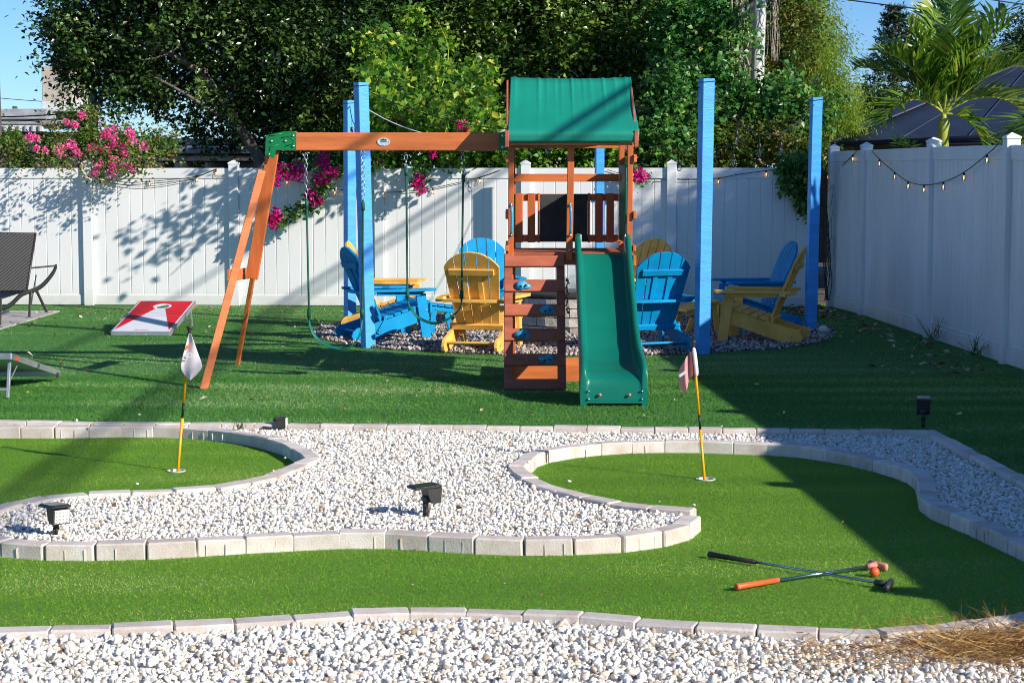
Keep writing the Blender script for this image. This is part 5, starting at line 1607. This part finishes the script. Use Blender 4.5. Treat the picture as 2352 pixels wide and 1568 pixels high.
# feathery yellow-green tree
e8 = [E(1830, 40, 90, 90, 31, .9), E(1880, 130, 80, 100, 31, .9), E(1900, 230, 85, 80, 31, .8), E(1930, 285, 70, 50, 30.6, .6), E(1790, 150, 80, 110, 31.5, .8), E(1800, -60, 90, 80, 31, .8), E(1850, 300, 80, 60, 30.6, .6)]
r8, _ = tree('feathery_tree', 'feathery yellow-green tree at the edge of the open sky', V2(bl(1850, 390, 31).x, 31), [([V2(bl(1850, 390, 31).x, 31), bl(1850, 300, 31), bl(1845, 100, 31), bl(1820, -80, 31)], .14, .04)], e8, 1300, 50, .13, .07, .11, 'lf_cypress', 'bark', .6, 1.6, group='trees behind the fence', up=.1, droop=1.3)
# dark shrubby tree in front of it
e8b = [E(1800, 90, 80, 90, 29, .6), E(1760, 180, 60, 80, 29, .6), E(1830, 60, 60, 50, 29, .5), E(1790, -30, 80, 60, 29, .6)]
tree('broadleaf_tree', 'small-leaved tree behind the pale utility pole', V2(bl(1780, 390, 29).x, 29), [([V2(bl(1822, 390, 29).x, 29), bl(1820, 250, 29), bl(1810, 60, 29)], .035, .012)], e8b, 330, 34, .15, .07, .28, 'lf_shrub', group='trees behind the fence')
# utility poles and dead vines
def upole(label, x0, y0, x1, Y, r0, r1, m):
    b = AY(x0, 400, Y); t = AY(x1, -260, Y)
    root = empty('utility_pole', V2(b.x, Y), label, 'pole')
    MB().tube([V2(b.x, Y), b, t], [r0 * 1.05, r0, r1], 14).build('shaft', MATS[m], root, True)
    for k in range(5): MB().tube([b + (t - b) * (.25 + .12 * k) + Vector((-.2, -.1, 0)) * .5, b + (t - b) * (.25 + .12 * k) + Vector((-.26, -.12, 0)) * .5], .008, 6).build('step_bolt', MATS['dark_metal'], root)
    return t
UT = upole('pale concrete utility pole rising out of the ivy', 1733, 390, 1753, 27.0, .105, .085, 'pole_concrete')
upole('dark wooden pole just behind the pale utility pole', 1716, 390, 1731, 27.4, .10, .09, 'pole_wood')
dv = MB()
for k in range(46):
    x = random.gauss(1690, 12)
    y1 = random.uniform(140, 250)
    pts = [AY(x + random.gauss(0, 4) - .10 * i * (1 if x < 1690 else -.3), -40 + (y1 + 40) * i / 7, 26.6 + random.gauss(0, .12)) for i in range(8)]
    dv.tube(catmull(pts, 2), random.uniform(.006, .016), 4)
for k in range(9):
    x = random.gauss(1778, 9)
    pts = [AY(x + random.gauss(0, 3), -40 + 180 * i / 6, 26.8 + random.gauss(0, .1)) for i in range(7)]
    dv.tube(catmull(pts, 2), random.uniform(.003, .006), 4)
for k in range(4):
    x = 1650 + 14 * k
    pts = [AY(x + random.gauss(0, 3), -40 + 300 * i / 6, 27.2) for i in range(7)]
    dv.tube(catmull(pts, 2), .035, 5)
tag(dv.build('dead_vines', MATS['dry_vine'], None, True), 'tangle of dead grey vines hanging beside the utility poles', 'vine')

# ---- flowers
def blossoms(P, n, r, s, name, m, parent):
    C = np.repeat(np.array([p[:] for p in P]), n, 0)
    rr = np.repeat(rng.uniform(.7, 1.2, len(P)) * r, n)[:, None]
    d = unit(rng.normal(size=(len(C), 3)))
    Q = C + d * rr * (rng.random((len(C), 1)) ** .5)
    return link_mesh(name, leaf_mesh(name, Q, rng.uniform(.7, 1.3, len(Q)) * s, .48, m, .2, -.1, .3, d, 1.0), parent)
cm = [(188, 265), (152, 281), (172, 287), (66, 315), (82, 317), (260, 297), (238, 312), (258, 314), (302, 310), (305, 322), (84, 343), (105, 345), (135, 343), (152, 335), (164, 332), (170, 344), (212, 338), (228, 345), (262, 330), (285, 340), (287, 353), (255, 365), (265, 372), (258, 380), (226, 377), (218, 397), (258, 396), (290, 382), (305, 390), (330, 337), (180, 353), (245, 305), (250, 340), (140, 350), (296, 302)]
Ym = 24.35
e9 = [E(40, 345, 60, 40, 24.9, .4), E(120, 335, 70, 45, 24.9, .45), E(200, 325, 80, 50, 24.8, .45), E(280, 335, 70, 50, 24.6, .45), E(240, 378, 55, 24, 24.1, .3), E(360, 335, 50, 36, 24.9, .35), E(190, 275, 40, 36, 24.9, .3), E(300, 385, 30, 18, 24.0, .2), E(90, 372, 90, 14, 24.7, .3), E(20, 330, 36, 40, 24.7, .3), E(205, 255, 10, 28, 24.6, .1), E(145, 262, 14, 22, 24.7, .12), E(10, 365, 30, 10, 24.4, .15), E(15, 318, 30, 10, 24.4, .15), E(400, 325, 24, 24, 24.9, .2)]
stm = [([V2(bl(150 + 40 * k, 390, 24.9).x, 24.9), bl(150 + 40 * k, 385, 24.9), bl(120 + 60 * k, 300, 24.8)], .018, .006) for k in range(4)]
cr, _ = tree('crape_myrtle', 'pink-flowered crape myrtle leaning over the left end of the fence', V2(bl(200, 390, 24.9).x, 24.9), stm, e9, 360, 26, .085, .050, .36, 'lf_myrtle', 'bark_pale', .6, 1.62, 'shrub')
blossoms([bl(x, y, 24.05 + random.uniform(-.1, .15) if y < 372 else 23.8) for x, y in cm], 64, .058, .028, 'blossom', 'petal_pink', cr)
# sprays of the myrtle hanging forward so that their shade falls on the fence
PP = []
for k in range(44):
    p = bl(random.uniform(20, 330), random.uniform(330, 392), 24.0)
    f = random.uniform(.1, .75)
    q = p + Vector((random.uniform(0, .35), -f, random.uniform(-.12, .10)))
    for _ in range(16): PP.append(np.array(q[:]) + rng.normal(0, .06, 3))
PP = np.array(PP); PP = PP[PP[:, 2] > 1.55]
tag(link_mesh('spray', leaf_mesh('spray', PP, rng.uniform(.035, .06, len(PP)), .34, 'lf_myrtle', .4, .4), cr), kind='stuff')
bg_ = [(633, 385), (650, 385), (630, 408), (632, 420), (668, 388), (680, 385), (690, 400), (676, 405), (745, 360), (735, 372), (745, 375), (752, 385), (737, 402), (755, 405), (730, 415), (745, 418), (768, 395), (712, 445), (725, 450), (718, 465), (735, 462), (630, 490), (622, 505), (632, 510), (640, 500), (628, 515), (660, 402), (642, 396), (848, 358), (860, 362), (875, 360), (880, 352), (845, 363), (964, 408), (957, 423), (969, 433), (962, 415), (1062, 290), (1056, 294), (1071, 298), (904, 268), (922, 275), (1468, 397), (1463, 408), (1477, 404), (1470, 410), (992, 353), (935, 282)]
bo_root = empty('bougainvillea', (-2.6, 24.4, 0), 'magenta bougainvillea trailing over the fence behind the swings', 'shrub')
blossoms([bl(x, y, 23.68 if y > 384 else 23.9) for x, y in bg_], 44, .066, .042, 'blossom', 'petal_magenta', bo_root)
tb_ = MB(); PP = []
for pts, nl in ((((790, 380), (752, 395), (738, 430), (722, 460), (690, 480), (650, 500), (628, 505)), 16), (((790, 370), (740, 372), (690, 385), (645, 392)), 14), (((770, 380), (735, 420), (722, 455)), 14), (((850, 380), (800, 372), (760, 370)), 18), (((960, 375), (965, 400), (962, 425)), 9), (((1050, 380), (1060, 340), (1062, 300)), 9), (((1455, 385), (1465, 400), (1485, 408)), 7), (((740, 350), (790, 330), (840, 345)), 14)):
    q = catmull([AY(x, y, 23.74 if y > 384 else 24.0) for x, y in pts], 7)
    tb_.tube(q, .006, 5)
    for p in q:
        for _ in range(nl): PP.append(np.array(p[:]) + rng.normal(0, .055, 3) * [1, .8, 1])
tb_.build('stem', MATS['dry_vine'], bo_root, True)
PP = np.array(PP)
link_mesh('foliage', leaf_mesh('foliage', PP, rng.uniform(.05, .085, len(PP)), .36, 'lf_ivy', .4, .5), bo_root)

# ---- palm
def palm(label, base, crown, fronds, trunk_r, scale):
    root = empty('palm_tree', base, label, 'palm tree', 'palms beyond the right fence')
    MB().tube(catmull([base, base + (crown - base) * .6, crown - Vector((0, 0, .35 * scale)), crown], 5), [trunk_r * 1.15] * 8 + [trunk_r] * 3 + [trunk_r * 1.05] * 3 + [trunk_r * .45] * 2, 14).build('trunk', MATS['palm_green'], root, True)
    for (az, el, L, drp) in fronds:
        d0 = Vector((math.cos(R(az)) * math.cos(R(el)), math.sin(R(az)) * math.cos(R(el)), math.sin(R(el))))
        q = [Vector(crown)]
        d = d0.copy(); n = 16
        for i in range(n):
            q.append(q[-1] + d * (L / n))
            d = (d + Vector((0, 0, -drp / n * (1 + 1.2 * i / n)))).normalized()
        rb = MB().tube(q, [.020 * scale - .016 * scale * i / n for i in range(n + 1)], 6).build('frond_stem', MATS['palm_green'], root, True)
        V, Fi, A = [], [], []
        for i in range(3 * n):
            t = (i + 1) / (3 * n)
            if t < .14: continue
            p = q[int(t * n)].lerp(q[min(n, int(t * n) + 1)], (t * n) % 1)
            ax = (q[min(n, int(t * n) + 1)] - q[max(0, int(t * n) - 1)]).normalized()
            side = ax.cross(Vector((0, 0, 1)))
            side = side.normalized() if side.length > .1 else Vector((1, 0, 0))
            upv = side.cross(ax).normalized()
            ll = L * .50 * math.sin(math.pi * min(1, .22 + .72 * t)) ** .6 + .06
            for s in (-1, 1):
                for kk in range(1):
                    dd = (side * s * random.uniform(.7, 1.0) + ax * random.uniform(.5, 1.0) + upv * random.uniform(.1, .6)).normalized()
                    w_ = ax * (.027 * scale)
                    m1 = p + dd * ll * .5; m2 = p + dd * ll * random.uniform(.8, 1.0) + Vector((0, 0, -ll * random.uniform(.02, .22)))
                    b0 = len(V)
                    V += [p - w_ * .5, p + w_ * .5, m1 - w_, m1 + w_, m2]
                    Fi += [(b0, b0 + 1, b0 + 3), (b0, b0 + 3, b0 + 2), (b0 + 2, b0 + 3, b0 + 4)]
                    A += [random.random()] * 5
        me = np_mesh('leaflets', np.array([v[:] for v in V]), np.array(Fi), MATS['lf_palm'], np.array(A))
        link_mesh('leaflets', me, rb)
    return root
pc = AY(2168, 262, 26.0)
palm('green palm with arching fronds standing beyond the right fence', V2(AY(2162, 400, 26).x, 26), pc,
     [(180, 72, 1.35, .35), (165, 50, 1.40, .7), (200, 58, 1.35, .7), (100, 80, 1.6, .2), (15, 66, 1.75, .5), (345, 50, 1.55, .8), (0, 36, 1.4, 1.2), (210, 34, 1.25, 1.2), (60, 82, 1.65, .2), (350, 2, .95, 1.9), (270, 72, 1.2, .8), (40, 52, 1.6, .6), (330, 66, 1.5, .6), (130, 62, 1.4, .6)], .078, 1.0)
pc2 = AY(2462, 285, 18.2)
palm('palm fronds drooping in over the nearest right fence post', V2(pc2.x, pc2.y), pc2, [(180, 24, .90, 1.7), (200, 4, .85, 1.7), (230, 30, .8, 1.8), (90, 60, 1.0, 1.0), (0, 40, 1.0, 1.4)], .06, .7)
# small fan tuft near fence top
PP = np.array([AY(random.uniform(2060, 2095), random.uniform(326, 338), 23.0)[:] for _ in range(40)])
fanr = empty('seedling_palm', V2(PP[0][0], 23.0), 'small yellow-green palm seedling just above the right fence', 'plant')
link_mesh('leaves', leaf_mesh('leaves', PP, rng.uniform(.12, .22, 40), .08, 'lf_palm', .1, -.6), fanr)
# ---- norfolk pine
YN = 46.0
nb = V2(AY(2055, 400, YN).x, YN); nt_ = AY(2054, 22, YN)
npn = empty('norfolk_pine', nb, 'tall tiered dark conifer far behind beside the palm', 'tree', 'trees behind the fence')
MB().tube([nb, nt_], [.16, .02], 8).build('trunk', MATS['bark'], npn, True)
br = MB(); PP, OO = [], []
for k in range(17):
    t = k / 16
    y = 30 + 310 * t
    c = AY(2055, y, YN)
    Lb = (10 + 74 * t ** .8) * YN / FPX
    nb_ = 5 + (k % 2)
    for j in range(nb_):
        a = 2 * math.pi * (j + .35 * k) / nb_
        ll = Lb * random.uniform(.8, 1.1)
        tip = c + Vector((math.cos(a) * ll, math.sin(a) * ll, .30 * ll + random.uniform(-.03, .03)))
        midp = c + Vector((math.cos(a) * ll * .5, math.sin(a) * ll * .5, -.02))
        q = catmull([c, midp, tip], 5)
        br.tube(q, .012, 4)
        for p in q[3:]:
            for _ in range(5): PP.append(np.array(p[:]) + rng.normal(0, .03, 3) + [0, 0, .03])
        for m_ in range(3):
            tt = tip + Vector((math.cos(a + .7 * (m_ - 1)), math.sin(a + .7 * (m_ - 1)), .4)) * (.10 if m_ != 1 else .02)
            for _ in range(12): PP.append(np.array(tt[:]) + rng.normal(0, .035, 3) + [0, 0, .03])
br.build('branches', MATS['bark'], npn, True)
PP = np.array(PP)
link_mesh('foliage', leaf_mesh('foliage', PP, rng.uniform(.09, .15, len(PP)), .16, 'lf_pine', .1, -.5), npn)
# far trees at the right edge and low behind pine
tree('broadleaf_tree', 'dark far tree at the right edge above the navy roof', V2(AY(2345, 400, 42).x, 42), [([V2(AY(2345, 400, 42).x, 42), AY(2345, 100, 42)], .15, .06)], [E(2350, 120, 60, 60, 42, .8), E(2300, 150, 40, 40, 42, .6), E(2380, 80, 60, 60, 42, .8)], 240, 26, .2, .10, .3, 'lf_dark', group='trees behind the fence')
tree('broadleaf_tree', 'dark bushy tree low behind the conifer', V2(AY(2010, 400, 40).x, 40), [([V2(AY(2010, 400, 40).x, 40), AY(2010, 280, 40)], .12, .05)], [E(2010, 235, 45, 50, 40, .6), E(2060, 280, 60, 50, 40, .7), E(1985, 290, 40, 50, 40, .6)], 320, 26, .17, .10, .3, 'lf_dark', group='trees behind the fence')

# ================================================================== NEIGHBOURING BUILDINGS
# navy tent roof at the right
nv = empty('shade_pavilion', (8.5, 31, 0), 'dark navy shade roof of the pavilion behind the palm', 'pavilion')
A0 = AY(1900, 333, 30.0); B0 = Vector((12.5, 28.2, 2.55)); C0 = Vector((9.75, 34.0, 3.95)); D0 = Vector((5.6, 38.5, 2.3)); F0 = Vector((14, 36, 2.5)); C1 = Vector((13.5, 33.5, 4.2))
def sagtri(b, a, b_, c, n=10, s=.10):
    rows = []
    for i in range(n + 1):
        p, q = a.lerp(c, i / n), b_.lerp(c, i / n)
        rows.append([p.lerp(q, j / n) - Vector((0, 0, s * math.sin(math.pi * j / n) * (1 - i / n))) for j in range(n + 1)])
    b.grid(rows)
rb_ = MB(); sagtri(rb_, A0, B0, C0, 12, .12); sagtri(rb_, D0, A0, C0, 8, .1)
rb_.add([B0, C1, C0], [(0, 1, 2)]).add([D0, C0, C1, F0], [(0, 1, 2, 3)])
ro_ = rb_.build('roof', MATS['shade_navy'], nv, True)
md = ro_.modifiers.new('thick', 'SOLIDIFY'); md.thickness = .02
for k in range(1, 7):
    t = k / 7
    pts = []
    for i in range(9):
        u = i / 8
        base = A0.lerp(B0, t) - Vector((0, 0, .12 * math.sin(math.pi * t)))
        pts.append(base.lerp(C0, u) + Vector((0, -.02, .05 - .06 * math.sin(math.pi * u) * 0)))
    MB().tube(pts, .008, 5).build('seam', MATS['seam_grey'], ro_, True)
MB().tube([A0, B0], .05, 6).build('edge', MATS['shade_navy'], ro_, True)
MB().tube([A0, C0], .04, 6).build('edge', MATS['seam_grey'], ro_, True)
for p in (A0.lerp(B0, .05), A0.lerp(B0, .45), A0.lerp(B0, .9)):
    MB().box((p.x, p.y + .1, (p.z - .1) / 2), (.14, .14, p.z - .1), None, .01).build('post', MATS['wall_dark'], nv)
MB().box((10, 37, 1.2), (9, .2, 2.4), None, .01).build('wall', MATS['wall_dark'], nv)
for k in range(18):
    x = 5.9 + k * .34
    for s in (-1, 1): MB().beam((x, 30.9, 1.6), (x + s * .34, 30.9, 2.15), .02, .02, 0, (0, 1, 0)).build('lattice_bar', MATS['dark_metal'], nv)
# house at the left behind the crape myrtle
hl = empty('house', (-9.0, 36, 0), 'low grey-roofed house at the left edge behind the crape myrtle', 'house')
def bx(name, m, parent, x0, x1, y0, y1, Y, dep, ch=.01):
    a, b = AY(x0, y1, Y), AY(x1, y0, Y)
    return MB().box(((a.x + b.x) / 2, Y + dep / 2, (a.z + b.z) / 2), (b.x - a.x, dep, b.z - a.z), None, ch).build(name, MATS[m], parent)
bx('roof', 'roof_grey', hl, -260, 108, 250, 274, 34.6, 5)
bx('roof', 'roof_grey', hl, -260, 172, 276, 286, 34.0, 1.2)
fa = bx('fascia', 'trim_white', hl, -260, 98, 287, 303, 34.02, .1)
for k in range(9): bx('gutter_strap', 'roof_grey', fa, -40 + 16 * k, -37 + 16 * k, 288, 302, 33.98, .03, .002)
bx('fascia', 'wall_beige', hl, 98, 170, 284, 296, 34.1, .1)
wl = bx('wall', 'wall_dark', hl, -260, 240, 303, 640, 34.3, 5)
for x in (-60, 36): bx('window', 'glass_dark', wl, x, x + 50, 318, 372, 34.26, .04)
ch_ = bx('chimney', 'wall_beige', hl, 97, 166, 152, 232, 35.2, 1.2)
bx('chimney_cap', 'wall_dark', ch_, 118, 152, 132, 152, 35.4, .6)
bx('chimney_base', 'trim_white', hl, 96, 178, 232, 256, 35.15, 1.3)
bx('roof_vent', 'wall_dark', hl, 28, 34, 244, 251, 35, .2)
# house in the middle distance
hm = empty('house', (-5.5, 33, 0), 'pale-trimmed house half hidden between dark tree and swing bracket', 'house')
bx('roof', 'roof_grey', hm, 300, 640, 318, 334, 33.6, 5)
bx('roof_panel', 'glass_dark', hm, 452, 596, 322, 332, 33.5, .1)
bx('trim', 'trim_white', hm, 300, 640, 334, 341, 33.4, .12)
bx('fascia', 'roof_grey', hm, 300, 640, 342, 353, 33.2, .2)
bx('beam', 'wall_beige', hm, 300, 640, 358, 370, 33.3, .15)
wm = bx('wall', 'wall_dark', hm, 300, 640, 353, 640, 33.6, 4)
for k in range(4): bx('window', 'glass_dark', wm, 330 + 70 * k, 375 + 70 * k, 372, 420, 33.56, .04)
# bare trunk in front of the left house, dark pole at the left edge
rt = empty('bare_tree', V2(AY(215, 400, 29).x, 29), 'grey bare trunk under the left tip of the dark tree', 'tree')
tb_ = MB(); limb(tb_, [V2(AY(216, 400, 29).x, 29), AY(216, 390, 29), AY(214, 300, 29), AY(210, 190, 28.6), AY(190, 80, 28.2)], .10, .06)
limb(tb_, [AY(213, 280, 29), AY(240, 200, 28.6), AY(260, 120, 28)], .04, .02); tb_.build('trunk', MATS['bark_pale'], rt, True)
lp = empty('wooden_pole', V2(AY(-1, 400, 26).x, 26), 'dark wooden pole cut off by the left edge', 'pole')
MB().tube([V2(AY(-1, 400, 26).x, 26), AY(-1, 380, 26), AY(-6, 150, 26)], [.055, .05, .03], 8).build('shaft', MATS['pole_wood'], lp, True)
# wires
def wire(label, a, b, s, r=.012):
    o = MB().tube(sag(a, b, s, 24), r, 6).build('overhead_wire', MATS['cable_black'], None, True)
    return tag(o, label, 'wire', 'overhead wires')
wire('lower of two black wires crossing the sky above the palm', AY(1880, -9, 40), AY(2600, 70, 40), .05, .016)
wire('upper of two black wires crossing the sky above the palm', AY(2120, -26, 40), AY(2600, 44, 40), .03, .014)
wire('thin wire slanting across the sky at the left edge', AY(-60, 220, 50), AY(180, 238, 50), .02, .010)
wire('dark wire sagging before the grey roof at the left', AY(-40, 268, 30), AY(330, 232, 30), .08, .012)
wire('second dark wire sagging before the grey roof at the left', AY(-40, 277, 30), AY(330, 246, 30), .08, .010)
wire('faint wire crossing the dark tree above the swing bracket', AY(480, 312, 25.5), AY(640, 288, 25.5), .01, .004)
# service cables from the utility pole over the yard towards the house behind the viewer
def cable_for_shadow(label, hit, h0, yaw, r, y0=-12, y1=26):
    """straight cable whose shade passes through the point hit"""
    hit = Vector(hit)
    c = hit + S * ((h0 - hit.z) / S.z)
    d = Vector((yaw, 1, .02))
    a, b = c + d * (y0 - c.y), c + d * (y1 - c.y)
    return wire(label, a, b, 0, r)
cable_for_shadow('thick service cable passing high over the swings, above the picture', (AY(1370, 250, 15.2).x, 15.2, 2.25), 6.0, .0, .030)
cable_for_shadow('service cable high over the left lawn, above the picture', G(262, 1020, 0), 7.0, .0, .030)
cable_for_shadow('third service cable high over the yard, above the picture', (AY(830, 326, BY).x, BY, 1.97), 6.4, .0, .022)

# unseen tree added off to the right to throw dappled shade on the back fence
tn = V2(11.3, 18.0)
tree('broadleaf_tree', 'unseen leafy tree added beyond the right fence to shade the back fence', tn, [([tn, Vector((11.3, 18, 3)), Vector((11.5, 18, 5.2)), Vector((11.4, 18, 6.6))], .16, .05), ([Vector((11.4, 18, 4.2)), Vector((10.6, 17.8, 5.7)), Vector((10.2, 17.8, 6.6))], .06, .02)],
     [(np.array([11.4, 18, 6.4]), np.array([1.3, .8, .9])), (np.array([10.5, 18, 6.0]), np.array([.7, .6, .5])), (np.array([12.4, 18, 6.8]), np.array([.9, .7, .7]))], 420, 30, .16, .09, .28, 'lf_dark', group='trees behind the fence')
